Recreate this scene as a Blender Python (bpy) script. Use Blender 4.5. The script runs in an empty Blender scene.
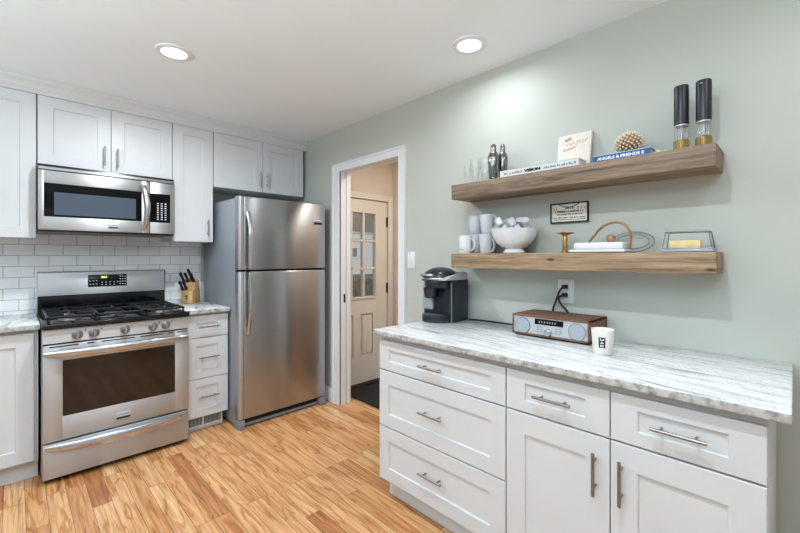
import bpy, bmesh, math, random
from mathutils import Vector, Matrix
random.seed(7)
C = bpy.context.scene.collection
S = bpy.context.scene
PI = math.pi

# ------------------------------------------------------------------ camera
cam = bpy.data.cameras.new('camera')
cam.sensor_width = 36.0
cam.lens = 390.09 * 36.0 / 800.0
cam.shift_y = -(266.5 - 256.41) / 800.0
cam.clip_start = 0.05
co = bpy.data.objects.new('camera', cam); C.objects.link(co)
co.location = (-2.0298, -3.7114, 1.306)
co.rotation_euler = (PI / 2, 0, -0.7785)
S.camera = co

# ------------------------------------------------------------------ world, exposure
S.view_settings.view_transform = 'Standard'
S.view_settings.look = 'None'
S.view_settings.gamma = 1.0
S.view_settings.exposure = 0.07
S.view_settings.use_curve_mapping = False
w = bpy.data.worlds.new('world'); S.world = w; w.use_nodes = True
WN = w.node_tree
bg = WN.nodes['Background']
bg.inputs[0].default_value = (0.84, 0.93, 1.0, 1); bg.inputs[1].default_value = 0.68
CAN_POWER = 10.5       # watts of each recessed ceiling light
CAN_COLOR = (0.87, 0.95, 1.0)
HALL_POWER = 11.0
UPLIGHT_POWER = 62.0    # watts of each fill uplight added at the unseen side of the room
UPLIGHT_COLOR = (0.75, 0.91, 1.0)

# ------------------------------------------------------------------ materials
def lin(c):
    return tuple(((x / 255.0) / 12.92 if x / 255.0 <= 0.04045 else ((x / 255.0 + 0.055) / 1.055) ** 2.4) for x in c)

class NT:
    """small node-tree writer"""
    def __init__(s, name):
        s.m = bpy.data.materials.new(name); s.m.use_nodes = True
        s.t = s.m.node_tree; s.b = s.t.nodes['Principled BSDF']
    def n(s, t, **kw):
        x = s.t.nodes.new(t)
        for k, v in kw.items():
            if k in x.inputs: x.inputs[k].default_value = v
            else: setattr(x, k, v)
        return x
    def l(s, a, b): s.t.links.new(a, b)
    def coord(s, scale=(1, 1, 1), rot=(0, 0, 0), loc=(0, 0, 0)):
        tc = s.n('ShaderNodeTexCoord'); mp = s.n('ShaderNodeMapping')
        mp.inputs['Scale'].default_value = scale; mp.inputs['Rotation'].default_value = rot; mp.inputs['Location'].default_value = loc
        s.l(tc.outputs['Object'], mp.inputs[0]); return mp.outputs[0]
    def noise(s, vec, scale=5, detail=4, rough=.5, dist=0):
        x = s.n('ShaderNodeTexNoise'); x.inputs['Scale'].default_value = scale; x.inputs['Detail'].default_value = detail
        x.inputs['Roughness'].default_value = rough; x.inputs['Distortion'].default_value = dist
        s.l(vec, x.inputs['Vector']); return x.outputs[0]
    def ramp(s, fac, stops):
        r = s.n('ShaderNodeValToRGB'); e = r.color_ramp.elements
        while len(e) < len(stops): e.new(0.5)
        for i, (p, c) in enumerate(stops):
            e[i].position = p; e[i].color = (*lin(c), 1) if len(c) == 3 else c
        s.l(fac, r.inputs[0]); return r.outputs[0]
    def mix(s, fac, a, b, mode='MIX'):
        x = s.n('ShaderNodeMix', data_type='RGBA', blend_type=mode)
        if isinstance(fac, (int, float)): x.inputs[0].default_value = fac
        else: s.l(fac, x.inputs[0])
        for i, v in ((6, a), (7, b)):
            if isinstance(v, tuple): x.inputs[i].default_value = (*lin(v), 1)
            else: s.l(v, x.inputs[i])
        return x.outputs[2]
    def bump(s, h, strength=.2, dist=.002):
        x = s.n('ShaderNodeBump'); x.inputs['Strength'].default_value = strength; x.inputs['Distance'].default_value = dist
        s.l(h, x.inputs['Height']); s.l(x.outputs[0], s.b.inputs['Normal'])

def mat(name, col, rough=.5, metal=0.0, var=0.03, scale=40, bump=0.0, spec=None, coat=0):
    """plain procedural material: base colour with slight noise variation"""
    N = NT(name)
    v = N.noise(N.coord(), scale, 3)
    a = tuple(max(0, x * (1 - var)) for x in col); b = tuple(min(255, x * (1 + var)) for x in col)
    N.l(N.ramp(v, [(.3, a), (.7, b)]), N.b.inputs['Base Color'])
    N.b.inputs['Roughness'].default_value = rough; N.b.inputs['Metallic'].default_value = metal
    if spec is not None: N.b.inputs['Specular IOR Level'].default_value = spec
    if coat: N.b.inputs['Coat Weight'].default_value = coat
    if bump: N.bump(v, bump)
    return N.m

def emis(name, col, strength):
    N = NT(name)
    N.b.inputs['Base Color'].default_value = (*lin(col), 1)
    N.b.inputs['Emission Color'].default_value = (*lin(col), 1); N.b.inputs['Emission Strength'].default_value = strength
    return N.m

def brushed(name, col, rough, vec_scale, metal=1.0, aniso=0.0):
    N = NT(name)
    v = N.noise(N.coord(vec_scale), 1.0, 3)
    a = tuple(x * .985 for x in col); b = tuple(min(255, x * 1.015) for x in col)
    N.l(N.ramp(v, [(.3, a), (.7, b)]), N.b.inputs['Base Color'])
    N.b.inputs['Metallic'].default_value = metal
    r = N.n('ShaderNodeMapRange'); r.inputs[3].default_value = rough * .95; r.inputs[4].default_value = rough * 1.08
    N.l(v, r.inputs[0]); N.l(r.outputs[0], N.b.inputs['Roughness'])
    if aniso:
        N.b.inputs['Anisotropic'].default_value = aniso; N.b.inputs['Anisotropic Rotation'].default_value = .25
        tg = N.n('ShaderNodeTangent', direction_type='RADIAL', axis='Z'); N.l(tg.outputs[0], N.b.inputs['Tangent'])
    return N.m

def glass(name, tint=(245, 250, 250), trans=.88, rough=.02, edge=.75):
    """thin clear glass: mostly transmitted, some mirrored"""
    N = NT(name); t = N.t
    out = t.nodes['Material Output']
    tr = N.n('ShaderNodeBsdfTransparent'); gl = N.n('ShaderNodeBsdfGlossy'); mx = N.n('ShaderNodeMixShader')
    tr.inputs[0].default_value = (*lin(tint), 1); gl.inputs['Roughness'].default_value = rough
    fr = N.n('ShaderNodeLayerWeight'); fr.inputs[0].default_value = .35
    r = N.n('ShaderNodeMapRange'); r.inputs[3].default_value = 1 - trans; r.inputs[4].default_value = edge
    N.l(fr.outputs['Facing'], r.inputs[0]); N.l(r.outputs[0], mx.inputs[0])
    N.l(tr.outputs[0], mx.inputs[1]); N.l(gl.outputs[0], mx.inputs[2]); N.l(mx.outputs[0], out.inputs[0])
    t.nodes.remove(N.b)
    return N.m

M = {}
M['cab'] = mat('white_cabinet_paint', (212, 213, 215), .38, var=.006, scale=6)
M['trim'] = mat('white_trim_paint', (230, 230, 234), .35, var=.006, scale=8)
M['ceil'] = mat('ceiling_paint', (238, 244, 248), .9, var=.006, scale=3)
M['hall'] = mat('beige_hall_paint', (222, 209, 193), .85, var=.01, scale=8)
M['hdoor'] = mat('cream_door_paint', (230, 222, 212), .45, var=.008, scale=8)
M['steel'] = brushed('brushed_steel', (190, 190, 192), .46, (3, 3, 260), aniso=.7)
M['steelv'] = brushed('brushed_steel_grey', (172, 173, 176), .29, (3, 3, 260), aniso=.85)
M['chrome'] = brushed('polished_steel', (196, 197, 200), .22, (40, 40, 40))
M['nickel'] = brushed('brushed_nickel', (150, 149, 148), .36, (90, 90, 90))
M['fridge_side'] = mat('grey_fridge_enamel', (150, 156, 166), .42, .35, var=.02, scale=300, bump=.04)
M['grey_plastic'] = mat('grey_plastic', (128, 130, 136), .45)
M['black'] = mat('black_enamel', (9, 10, 12), .12, var=.05)
M['blackm'] = mat('matte_black_iron', (20, 21, 24), .34, var=.15, scale=160, bump=.2)
M['blackp'] = mat('black_plastic', (20, 21, 25), .3, var=.05)
M['black_glass'] = mat('black_glass', (8, 8, 10), .06, var=.02, spec=.3)
M['oven_glass'] = mat('smoked_oven_glass', (34, 25, 18), .06, var=.05, spec=.55)
M['mesh_glass'] = mat('microwave_mesh_glass', (70, 82, 96), .14, var=.06, scale=300, spec=.8)
M['dark'] = mat('dark_gap', (24, 24, 25), .8)
M['white'] = mat('white_ceramic', (226, 227, 231), .22, var=.01)
M['bluewhite'] = mat('pale_grey_ceramic', (205, 209, 216), .3, var=.02)
M['plate'] = mat('white_plastic', (228, 229, 230), .4, var=.01)
M['shaker'] = brushed('dark_chrome', (132, 131, 130), .13, (40, 40, 40))
M['brass'] = mat('brass', (196, 158, 82), .28, 1.0, var=.05, scale=90)
M['gold'] = mat('antique_gold', (146, 126, 84), .38, 1.0, var=.1, scale=90)
M['mill_black'] = mat('black_leatherette', (26, 27, 36), .38, var=.1, scale=220, bump=.12)
M['glass'] = glass('clear_glass')
M['pane'] = glass('window_glass', (250, 252, 252), .93)
M['tumbler'] = glass('thin_tumbler_glass', (254, 254, 254), .98, edge=.35)
M['rim'] = mat('grey_wire', (120, 126, 132), .3, .6)
M['butter'] = mat('yellow_butter', (228, 204, 134), .5, var=.04)
M['wood_handle'] = mat('tan_wood', (166, 128, 92), .5, var=.12, scale=60)
M['paper'] = mat('white_paper', (224, 224, 222), .7, var=.01)
M['grey_cover'] = mat('pale_grey_cover', (218, 221, 222), .6, var=.02)
M['cream_cover'] = mat('cream_cover', (228, 216, 204), .6, var=.03, scale=60)
M['ink'] = mat('black_ink', (22, 22, 24), .7)
M['grey_ink'] = mat('grey_ink', (130, 132, 138), .7)
M['rust_ink'] = mat('rust_ink', (186, 140, 112), .7)
M['blue'] = mat('blue_cover', (26, 84, 150), .45, var=.05)
M['white_ink'] = mat('white_ink', (240, 242, 244), .6)
M['bead'] = mat('ivory_bead', (222, 214, 186), .4, var=.12, scale=120)
M['wax'] = mat('white_candle_glass', (236, 228, 220), .35, var=.01)
M['wick'] = mat('wick', (160, 110, 60), .8)
M['silver'] = mat('silver_speaker_front', (196, 198, 202), .42, .4, var=.01)
M['cone'] = mat('grey_speaker_cloth', (164, 172, 180), .75, var=.05, scale=400)
M['rubber'] = mat('black_rubber', (14, 14, 15), .6)
M['tank'] = mat('smoked_clear_plastic', (168, 176, 180), .2, var=.02)
M['kblack'] = mat('coffee_maker_black', (30, 34, 42), .28, var=.05)
M['foil'] = mat('foil_lid', (214, 208, 212), .4, .0, var=.03)
M['pod'] = mat('white_pod', (226, 224, 230), .35, var=.01)
M['podgrey'] = mat('lilac_grey_pod', (188, 182, 196), .35, var=.01)
M['mat'] = mat('black_coir', (24, 24, 25), .95, var=.6, scale=260, bump=.8)
M['sign_paper'] = mat('aged_paper', (226, 222, 212), .7, var=.03, scale=30)
M['ochre'] = mat('ochre_ink', (190, 165, 100), .7)
M['clock'] = emis('green_display', (190, 235, 60), 1.0)
M['keys'] = mat('key_print', (190, 196, 200), .5)
M['bronze'] = mat('oiled_bronze', (62, 52, 46), .45, .5)
M['lens'] = emis('light_lens', (255, 250, 242), 4.0)

def wall_mat():
    N = NT('sage_wall_paint')
    c = N.coord()
    N.l(N.ramp(N.noise(c, 2.5, 2), [(.3, (187, 190, 182)), (.7, (191, 194, 186))]), N.b.inputs['Base Color'])
    N.b.inputs['Roughness'].default_value = .55
    N.bump(N.noise(c, 90, 3), .12, .003)
    return N.m
M['wall'] = wall_mat()

def floor_mat():
    N = NT('oak_strip_floor')
    c = N.coord()
    # planks run along Y: swap axes so the brick rows stack along X
    sp = N.n('ShaderNodeSeparateXYZ'); N.l(c, sp.inputs[0])
    cb = N.n('ShaderNodeCombineXYZ'); N.l(sp.outputs[1], cb.inputs[0]); N.l(sp.outputs[0], cb.inputs[1])
    br = N.n('ShaderNodeTexBrick'); br.offset = .37; br.offset_frequency = 3; br.squash = 1
    br.inputs['Scale'].default_value = 1; br.inputs['Brick Width'].default_value = .84; br.inputs['Row Height'].default_value = .083
    br.inputs['Mortar Size'].default_value = .0011; br.inputs['Mortar Smooth'].default_value = .1
    br.inputs['Color1'].default_value = (0, 0, 0, 1); br.inputs['Color2'].default_value = (1, 1, 1, 1); br.inputs['Mortar'].default_value = (.5, .5, .5, 1)
    N.l(cb.outputs[0], br.inputs['Vector'])
    idv = br.outputs['Color']
    # each board shifts the grain
    off = N.n('ShaderNodeVectorMath', operation='SCALE'); off.inputs['Scale'].default_value = 7.0
    N.l(idv, off.inputs[0])
    ad = N.n('ShaderNodeVectorMath', operation='ADD'); N.l(c, ad.inputs[0]); N.l(off.outputs[0], ad.inputs[1])
    mp = N.n('ShaderNodeMapping'); mp.inputs['Scale'].default_value = (10, .8, 1); N.l(ad.outputs[0], mp.inputs[0])
    g1 = N.noise(mp.outputs[0], 1.0, 3, .5, .35)
    ml = N.n('ShaderNodeMath', operation='MULTIPLY'); ml.inputs[1].default_value = 8.0; N.l(g1, ml.inputs[0])
    pp = N.n('ShaderNodeMath', operation='PINGPONG'); pp.inputs[1].default_value = .5; N.l(ml.outputs[0], pp.inputs[0])
    mp2 = N.n('ShaderNodeMapping'); mp2.inputs['Scale'].default_value = (120, 5, 1); N.l(ad.outputs[0], mp2.inputs[0])
    g2 = N.noise(mp2.outputs[0], 1.0, 3)
    base = N.ramp(idv, [(0.0, (184, 122, 76)), (.12, (206, 150, 101)), (.45, (219, 166, 116)), (.8, (226, 177, 127)), (1.0, (232, 190, 144))])
    dark = N.ramp(pp.outputs[0], [(.0, (192, 156, 120)), (.07, (226, 204, 182)), (.16, (255, 253, 250)), (.5, (255, 255, 255))])
    col = N.mix(.7, base, dark, 'MULTIPLY')
    mp3 = N.n('ShaderNodeMapping'); mp3.inputs['Scale'].default_value = (34, 2.2, 1); N.l(ad.outputs[0], mp3.inputs[0])
    g3 = N.noise(mp3.outputs[0], 1.0, 4, .6, .6)
    col = N.mix(.6, col, N.ramp(g3, [(.34, (186, 150, 118)), (.56, (255, 253, 250))]), 'MULTIPLY')
    col = N.mix(.4, col, N.ramp(g2, [(.35, (196, 168, 140)), (.6, (255, 255, 255))]), 'MULTIPLY')
    col = N.mix(br.outputs['Fac'], col, (112, 72, 44))
    N.l(col, N.b.inputs['Base Color'])
    N.b.inputs['Roughness'].default_value = .26
    N.bump(br.outputs['Fac'], -.3, .001)
    return N.m
M['floor'] = floor_mat()

def granite_mat():
    N = NT('white_streaked_granite')
    c = N.coord((1, 1, 1), (0, 0, math.radians(7)))
    mp = N.n('ShaderNodeMapping'); mp.inputs['Scale'].default_value = (26, 2.4, 26); N.l(c, mp.inputs[0])
    s1 = N.noise(mp.outputs[0], 1.0, 6, .62, .9)
    mp2 = N.n('ShaderNodeMapping'); mp2.inputs['Scale'].default_value = (70, 8, 70); N.l(c, mp2.inputs[0])
    s2 = N.noise(mp2.outputs[0], 1.0, 4, .6, .4)
    f = N.noise(c, 85, 4, .65)
    fl = N.noise(c, 24, 3, .6)
    col = N.ramp(s1, [(.30, (150, 150, 153)), (.40, (206, 206, 207)), (.50, (234, 234, 234)), (.62, (242, 242, 242)), (.72, (214, 213, 212))])
    col = N.mix(.45, col, N.ramp(s2, [(.32, (140, 140, 144)), (.45, (255, 255, 255))]), 'MULTIPLY')
    col = N.mix(.35, col, N.ramp(f, [(.34, (138, 136, 134)), (.48, (255, 255, 255))]), 'MULTIPLY')
    col = N.mix(.8, col, N.ramp(fl, [(.23, (70, 60, 54)), (.29, (255, 255, 255))]), 'MULTIPLY')
    # the cut edge shows the veins end-on: greyer, blotched
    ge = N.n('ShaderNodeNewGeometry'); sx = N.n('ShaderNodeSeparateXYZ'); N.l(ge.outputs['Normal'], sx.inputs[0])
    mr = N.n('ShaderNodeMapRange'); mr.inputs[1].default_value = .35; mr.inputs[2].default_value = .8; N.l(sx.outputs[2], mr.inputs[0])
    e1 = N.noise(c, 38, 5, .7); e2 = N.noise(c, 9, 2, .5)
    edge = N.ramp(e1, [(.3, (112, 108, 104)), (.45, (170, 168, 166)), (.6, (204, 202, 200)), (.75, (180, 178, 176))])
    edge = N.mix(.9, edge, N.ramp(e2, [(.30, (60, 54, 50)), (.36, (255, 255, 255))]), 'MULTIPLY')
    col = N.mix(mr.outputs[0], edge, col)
    N.l(col, N.b.inputs['Base Color']); N.b.inputs['Roughness'].default_value = .14
    return N.m
M['granite'] = granite_mat()

def timber_mat(name, tint, ax=1, seed=0.0):
    N = NT(name)
    c = N.coord(loc=(seed, seed * 2, seed))
    sc = [30, 30, 30]; sc[ax] = 1.6
    mp = N.n('ShaderNodeMapping'); mp.inputs['Scale'].default_value = sc; N.l(c, mp.inputs[0])
    g = N.noise(mp.outputs[0], 1, 6, .65, .8)
    sc2 = [160, 160, 160]; sc2[ax] = 9
    mp2 = N.n('ShaderNodeMapping'); mp2.inputs['Scale'].default_value = sc2; N.l(c, mp2.inputs[0])
    g2 = N.noise(mp2.outputs[0], 1, 3)
    sc3 = [0, 13, 13]; sc3[ax] = 4.6
    mp3 = N.n('ShaderNodeMapping'); mp3.inputs['Scale'].default_value = sc3; N.l(c, mp3.inputs[0])
    k = N.n('ShaderNodeTexVoronoi'); k.inputs['Scale'].default_value = 1.0; N.l(mp3.outputs[0], k.inputs['Vector'])
    d = tuple(x * .58 for x in tint); m_ = tuple(x * .9 for x in tint); h = tuple(min(255, x * 1.14) for x in tint)
    col = N.ramp(g, [(.28, d), (.46, m_), (.7, h)])
    col = N.mix(.5, col, N.ramp(g2, [(.3, (150, 130, 112)), (.6, (255, 255, 255))]), 'MULTIPLY')
    col = N.mix(.85, col, N.ramp(k.outputs['Distance'], [(.055, (58, 40, 28)), (.12, (255, 255, 255))]), 'MULTIPLY')
    N.l(col, N.b.inputs['Base Color']); N.b.inputs['Roughness'].default_value = .6
    N.bump(g2, .35, .003)
    return N.m
M['shelf_top'] = timber_mat('reclaimed_brown_timber', (152, 130, 110), 1, 3.1)
M['shelf_low'] = timber_mat('reclaimed_tan_timber', (172, 144, 113), 1, 8.7)
M['walnut'] = timber_mat('walnut_veneer', (128, 90, 70), 1, 1.3)
M['block'] = timber_mat('beech', (212, 168, 116), 2, 5.5)

def tile_mat():
    N = NT('white_subway_tile')
    tc = N.n('ShaderNodeTexCoord'); sp = N.n('ShaderNodeSeparateXYZ'); N.l(tc.outputs['Object'], sp.inputs[0])
    cb = N.n('ShaderNodeCombineXYZ'); N.l(sp.outputs[0], cb.inputs[0]); N.l(sp.outputs[2], cb.inputs[1])
    mp = N.n('ShaderNodeMapping'); mp.inputs['Location'].default_value = (.152 * 20 - .952 + .0, -1.238 + .075 * 20, 0)
    N.l(cb.outputs[0], mp.inputs[0])
    br = N.n('ShaderNodeTexBrick'); br.offset = .5; br.offset_frequency = 2
    br.inputs['Scale'].default_value = 1; br.inputs['Brick Width'].default_value = .152; br.inputs['Row Height'].default_value = .075
    br.inputs['Mortar Size'].default_value = .0018; br.inputs['Mortar Smooth'].default_value = .15
    br.inputs['Color1'].default_value = (*lin((234, 235, 236)), 1); br.inputs['Color2'].default_value = (*lin((241, 241, 243)), 1)
    br.inputs['Mortar'].default_value = (*lin((146, 147, 149)), 1)
    N.l(mp.outputs[0], br.inputs['Vector'])
    N.l(br.outputs['Color'], N.b.inputs['Base Color']); N.b.inputs['Roughness'].default_value = .18
    N.bump(br.outputs['Fac'], -.5, .002)
    return N.m
M['tile'] = tile_mat()

# ------------------------------------------------------------------ mesh helpers
def B(): return bmesh.new()
def join(bm, other):
    me = bpy.data.meshes.new('tmp'); other.to_mesh(me); other.free()
    bm.from_mesh(me); bpy.data.meshes.remove(me)
def box(bm, x0, x1, y0, y1, z0, z1, bev=0.0, seg=2):
    t = bmesh.new()
    bmesh.ops.create_cube(t, size=1.0)
    for v in t.verts:
        v.co = Vector((x0 + (v.co.x + .5) * (x1 - x0), y0 + (v.co.y + .5) * (y1 - y0), z0 + (v.co.z + .5) * (z1 - z0)))
    if bev:
        bmesh.ops.bevel(t, geom=list(t.edges), offset=bev, segments=seg, profile=.5, affect='EDGES')
    bmesh.ops.recalc_face_normals(t, faces=t.faces)
    join(bm, t); return bm
def lathe(bm, prof, cx=0, cy=0, n=28, close=True):
    """prof: (r, z) outline, revolved about the vertical through (cx, cy)"""
    t = bmesh.new(); rings = []
    for r, z in prof:
        if r < 1e-6: rings.append([t.verts.new((cx, cy, z))])
        else: rings.append([t.verts.new((cx + r * math.cos(2 * PI * i / n), cy + r * math.sin(2 * PI * i / n), z)) for i in range(n)])
    for a, b in zip(rings, rings[1:]):
        for i in range(n):
            j = (i + 1) % n
            if len(a) == 1 and len(b) == 1: continue
            if len(a) == 1: t.faces.new((a[0], b[i], b[j]))
            elif len(b) == 1: t.faces.new((a[i], a[j], b[0]))
            else: t.faces.new((a[i], a[j], b[j], b[i]))
    bmesh.ops.recalc_face_normals(t, faces=t.faces)
    join(bm, t); return bm
def tube(bm, pts, r, n=10, closed=False, flat=1.0, up=None):
    """round (or flattened) bar along pts; r may be a list; flat scales the second cross axis"""
    t = bmesh.new(); P = [Vector(p) for p in pts]; k = len(P)
    rr = r if isinstance(r, (list, tuple)) else [r] * k
    rings = []; ref = Vector(up) if up else None
    prev = None
    for i in range(k):
        if closed: d = P[(i + 1) % k] - P[i - 1]
        else: d = P[min(i + 1, k - 1)] - P[max(i - 1, 0)]
        d.normalize()
        if ref is not None: u = (ref - d * ref.dot(d)).normalized()
        elif prev is None:
            u = d.orthogonal().normalized()
        else:
            u = (prev - d * prev.dot(d)).normalized()
        prev = u; v = d.cross(u)
        rings.append([t.verts.new(P[i] + u * (rr[i] * math.cos(2 * PI * a / n)) + v * (rr[i] * flat * math.sin(2 * PI * a / n))) for a in range(n)])
    m = k if closed else k - 1
    for i in range(m):
        a, b = rings[i], rings[(i + 1) % k]
        for q in range(n): t.faces.new((a[q], a[(q + 1) % n], b[(q + 1) % n], b[q]))
    if not closed:
        t.faces.new(rings[0][::-1]); t.faces.new(rings[-1])
    bmesh.ops.recalc_face_normals(t, faces=t.faces)
    join(bm, t); return bm
def cyl(bm, p0, p1, r, n=20, r1=None):
    return tube(bm, [p0, p1], [r, r if r1 is None else r1], n)
def prism(bm, pts, axis, a0, a1, bev=0):
    """extrude polygon pts along axis; the polygon lives in the other two axes in x,y,z order"""
    t = bmesh.new()
    def V3(p, a):
        q = list(p); q.insert('xyz'.index(axis), a); return q
    A = [t.verts.new(V3(p, a0)) for p in pts]; Bq = [t.verts.new(V3(p, a1)) for p in pts]
    t.faces.new(A); t.faces.new(Bq[::-1])
    for i in range(len(pts)):
        j = (i + 1) % len(pts); t.faces.new((A[i], Bq[i], Bq[j], A[j]))
    bmesh.ops.recalc_face_normals(t, faces=t.faces)
    if bev: bmesh.ops.bevel(t, geom=list(t.edges), offset=bev, segments=2, profile=.5, affect='EDGES')
    join(bm, t); return bm
def world_of(o):
    v = Vector((0, 0, 0))
    while o is not None: v = v + Vector(o.location); o = o.parent
    return v
def obj(name, bm, m, parent=None, sharp=32, origin=None):
    me = bpy.data.meshes.new(name); bm.to_mesh(me); bm.free()
    o = bpy.data.objects.new(name, me); C.objects.link(o)
    if parent is not None:
        me.transform(Matrix.Translation(-world_of(parent))); o.parent = parent
    elif origin is not None:
        me.transform(Matrix.Translation(-Vector(origin))); o.location = origin
    me.materials.append(m)
    me.shade_smooth(); me.set_sharp_from_angle(angle=math.radians(sharp))
    return o
def thing(name, label, cat, loc, group=None):
    o = bpy.data.objects.new(name, None); C.objects.link(o)
    o.empty_display_size = .05; o.location = loc
    o['label'] = label; o['category'] = cat
    if group: o['group'] = group
    return o
def tag(o, label, cat, group=None):
    o['label'] = label; o['category'] = cat
    if group: o['group'] = group
    return o
def struct(name, bm, m, parent=None, label=None):
    o = obj(name, bm, m, parent)
    if parent is None:
        o['kind'] = 'structure'
        if label: o['label'] = label
    return o
def dup(root, loc, label=None, group=None):
    r = root.copy(); C.objects.link(r); r.location = loc
    if label: r['label'] = label
    if group: r['group'] = group
    for ch in list(root.children):
        c = ch.copy(); C.objects.link(c); c.parent = r
        for g in list(ch.children):
            d = g.copy(); C.objects.link(d); d.parent = c
    return r
ROT = {'X': Matrix(((0, 0, -1), (-1, 0, 0), (0, 1, 0))), 'Y': Matrix(((1, 0, 0), (0, 0, -1), (0, 1, 0))),
       'Z': Matrix(((0, -1, 0), (1, 0, 0), (0, 0, 1)))}
def text(name, s, m, parent, loc, size, face, sx=1.0, extrude=.0003, bold=0.0, align='CENTER', extra=None):
    cu = bpy.data.curves.new(name + '_curve', 'FONT'); cu.body = s; cu.size = size; cu.extrude = extrude; cu.offset = bold
    cu.align_x = align; cu.align_y = 'CENTER'; cu.resolution_u = 3
    tmp = bpy.data.objects.new('tmp_text', cu); C.objects.link(tmp)
    dg = bpy.context.evaluated_depsgraph_get()
    me = bpy.data.meshes.new_from_object(tmp.evaluated_get(dg))
    bpy.data.objects.remove(tmp); bpy.data.curves.remove(cu)
    me.name = name
    R = ROT[face].to_4x4() @ Matrix.Diagonal((sx, 1, 1, 1))
    if extra is not None: R = ROT[face].to_4x4() @ extra @ Matrix.Diagonal((sx, 1, 1, 1))
    me.transform(Matrix.Translation(Vector(loc) - (world_of(parent) if parent else Vector())) @ R)
    me.materials.clear(); me.materials.append(m)
    o = bpy.data.objects.new(name, me); C.objects.link(o)
    if parent: o.parent = parent
    return o
def shaker(bm, face, a0, a1, z0, z1, f, T=.02, fr=.07, frz=None, rec=.008, bev=.0014):
    """shaker panel in the plane f (its back); a runs along the wall; it rises T towards the room"""
    frz = fr if frz is None else frz
    def W(a, z, d): return (a, f - d, z) if face == 'Y' else (f - d, a, z)
    t = bmesh.new()
    def ring(i0, i1, j0, j1, d): return [t.verts.new(W(*q, d)) for q in ((i0, j0), (i1, j0), (i1, j1), (i0, j1))]
    r0 = ring(a0, a1, z0, z1, 0); r1 = ring(a0, a1, z0, z1, T)
    r2 = ring(a0 + fr, a1 - fr, z0 + frz, z1 - frz, T); r3 = ring(a0 + fr + .003, a1 - fr - .003, z0 + frz + .003, z1 - frz - .003, T - rec)
    t.faces.new(r0)
    for A, D in ((r0, r1), (r1, r2), (r2, r3)):
        for i in range(4):
            j = (i + 1) % 4; t.faces.new((A[i], A[j], D[j], D[i]))
    t.faces.new(r3)
    bmesh.ops.recalc_face_normals(t, faces=t.faces)
    if bev:
        es = [e for e in t.edges if all(v in r1 for v in e.verts)]
        bmesh.ops.bevel(t, geom=es, offset=bev, segments=1, affect='EDGES')
    join(bm, t); return bm
def pull(bm, face, a, z, f, length, vertical, r=.0055, stand=.03):
    """bar pull: round bar on two posts"""
    def W(aa, zz, d): return (aa, f - d, zz) if face == 'Y' else (f - d, aa, zz)
    h = length / 2; p = h * .62
    if vertical:
        cyl(bm, W(a, z - h, stand), W(a, z + h, stand), r, 12)
        for s in (-p, p): cyl(bm, W(a, z + s, 0), W(a, z + s, stand), r * .8, 10)
    else:
        cyl(bm, W(a - h, z, stand), W(a + h, z, stand), r, 12)
        for s in (-p, p): cyl(bm, W(a + s, z, 0), W(a + s, z, stand), r * .8, 10)
    return bm
def door_part(name, root, face, a0, a1, z0, z1, f, pulls, fr=.07, frz=None, hl=.14, vertical=True):
    d = obj(name, shaker(B(), face, a0, a1, z0, z1, f, fr=fr, frz=frz), M['cab'], root)
    for (a, z) in pulls:
        obj('handle', pull(B(), face, a, z, f - .02, hl, vertical), M['nickel'], d)
    return d

# ------------------------------------------------------------------ the room
CEIL = 2.425
XL, YF = -4.6, -6.6
struct('floor', box(B(), XL, 1.1, YF, .0, -.08, 0), M['floor'], label='oak strip floor')
struct('ceiling', box(B(), XL, 1.1, YF, .12, CEIL, CEIL + .1), M['ceil'], label='white ceiling')
struct('wall_back', box(B(), XL, .0, 0, .12, 0, CEIL), M['wall'])
bm = B()
box(bm, 0, .10, -.915, .12, 0, CEIL)
box(bm, 0, .10, -1.642, -.915, 2.058, CEIL)
box(bm, 0, .10, YF, -1.642, 0, CEIL)
struct('wall_right', bm, M['wall'], label='sage green wall')
# far left wall and the wall behind the camera, with wide window openings
bm = B()
box(bm, XL - .12, XL, -1.2, .12, 0, CEIL); box(bm, XL - .12, XL, YF, -4.4, 0, CEIL)
box(bm, XL - .12, XL, -4.4, -1.2, 0, .5); box(bm, XL - .12, XL, -4.4, -1.2, 2.2, CEIL)
struct('wall_left', bm, M['wall'])
bm = B()
box(bm, XL, -4.2, YF - .12, YF, 0, CEIL); box(bm, -.5, .12, YF - .12, YF, 0, CEIL)
box(bm, -4.2, -.5, YF - .12, YF, 2.2, CEIL)
struct('wall_front', bm, M['wall'])
# hall beyond the doorway
bm = B()
HX, HY = .905, -.62
box(bm, .10, .16, HY, HY + .1, 0, CEIL); box(bm, .16, .834, HY, HY + .1, 1.895, CEIL); box(bm, .834, 1.0, HY, HY + .1, 0, CEIL)
struct('wall_hall_back', bm, M['hall'])
struct('wall_hall_side', box(B(), HX, 1.0, -2.8, HY, 0, CEIL), M['hall'])
struct('wall_hall_end', box(B(), .10, HX, -2.9, -2.8, 0, CEIL), M['hall'])
bm = B(); box(bm, .1001, .104, -2.8, -1.73, 0, CEIL); box(bm, .1001, .104, -1.73, -.82, 2.13, CEIL); box(bm, .1001, .104, -.82, HY, 0, CEIL)
struct('wall_hall_near', bm, M['hall'])
# tiled backsplash
struct('trim_1', box(B(), -2.75, -.86, -.008, 0, .90, 1.62), M['tile'], label='white subway tile backsplash')
# crown over the upper cabinets
struct('trim_2', prism(B(), [(-.02, 2.333), (-.347, 2.333), (-.347, 2.352), (-.352, 2.358), (-.356, 2.375), (-.366, 2.392), (-.380, 2.404), (-.384, 2.424), (-.02, 2.424)], 'x', -2.75, -.002), M['cab'], label='white crown moulding over the upper cabinets')
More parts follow.
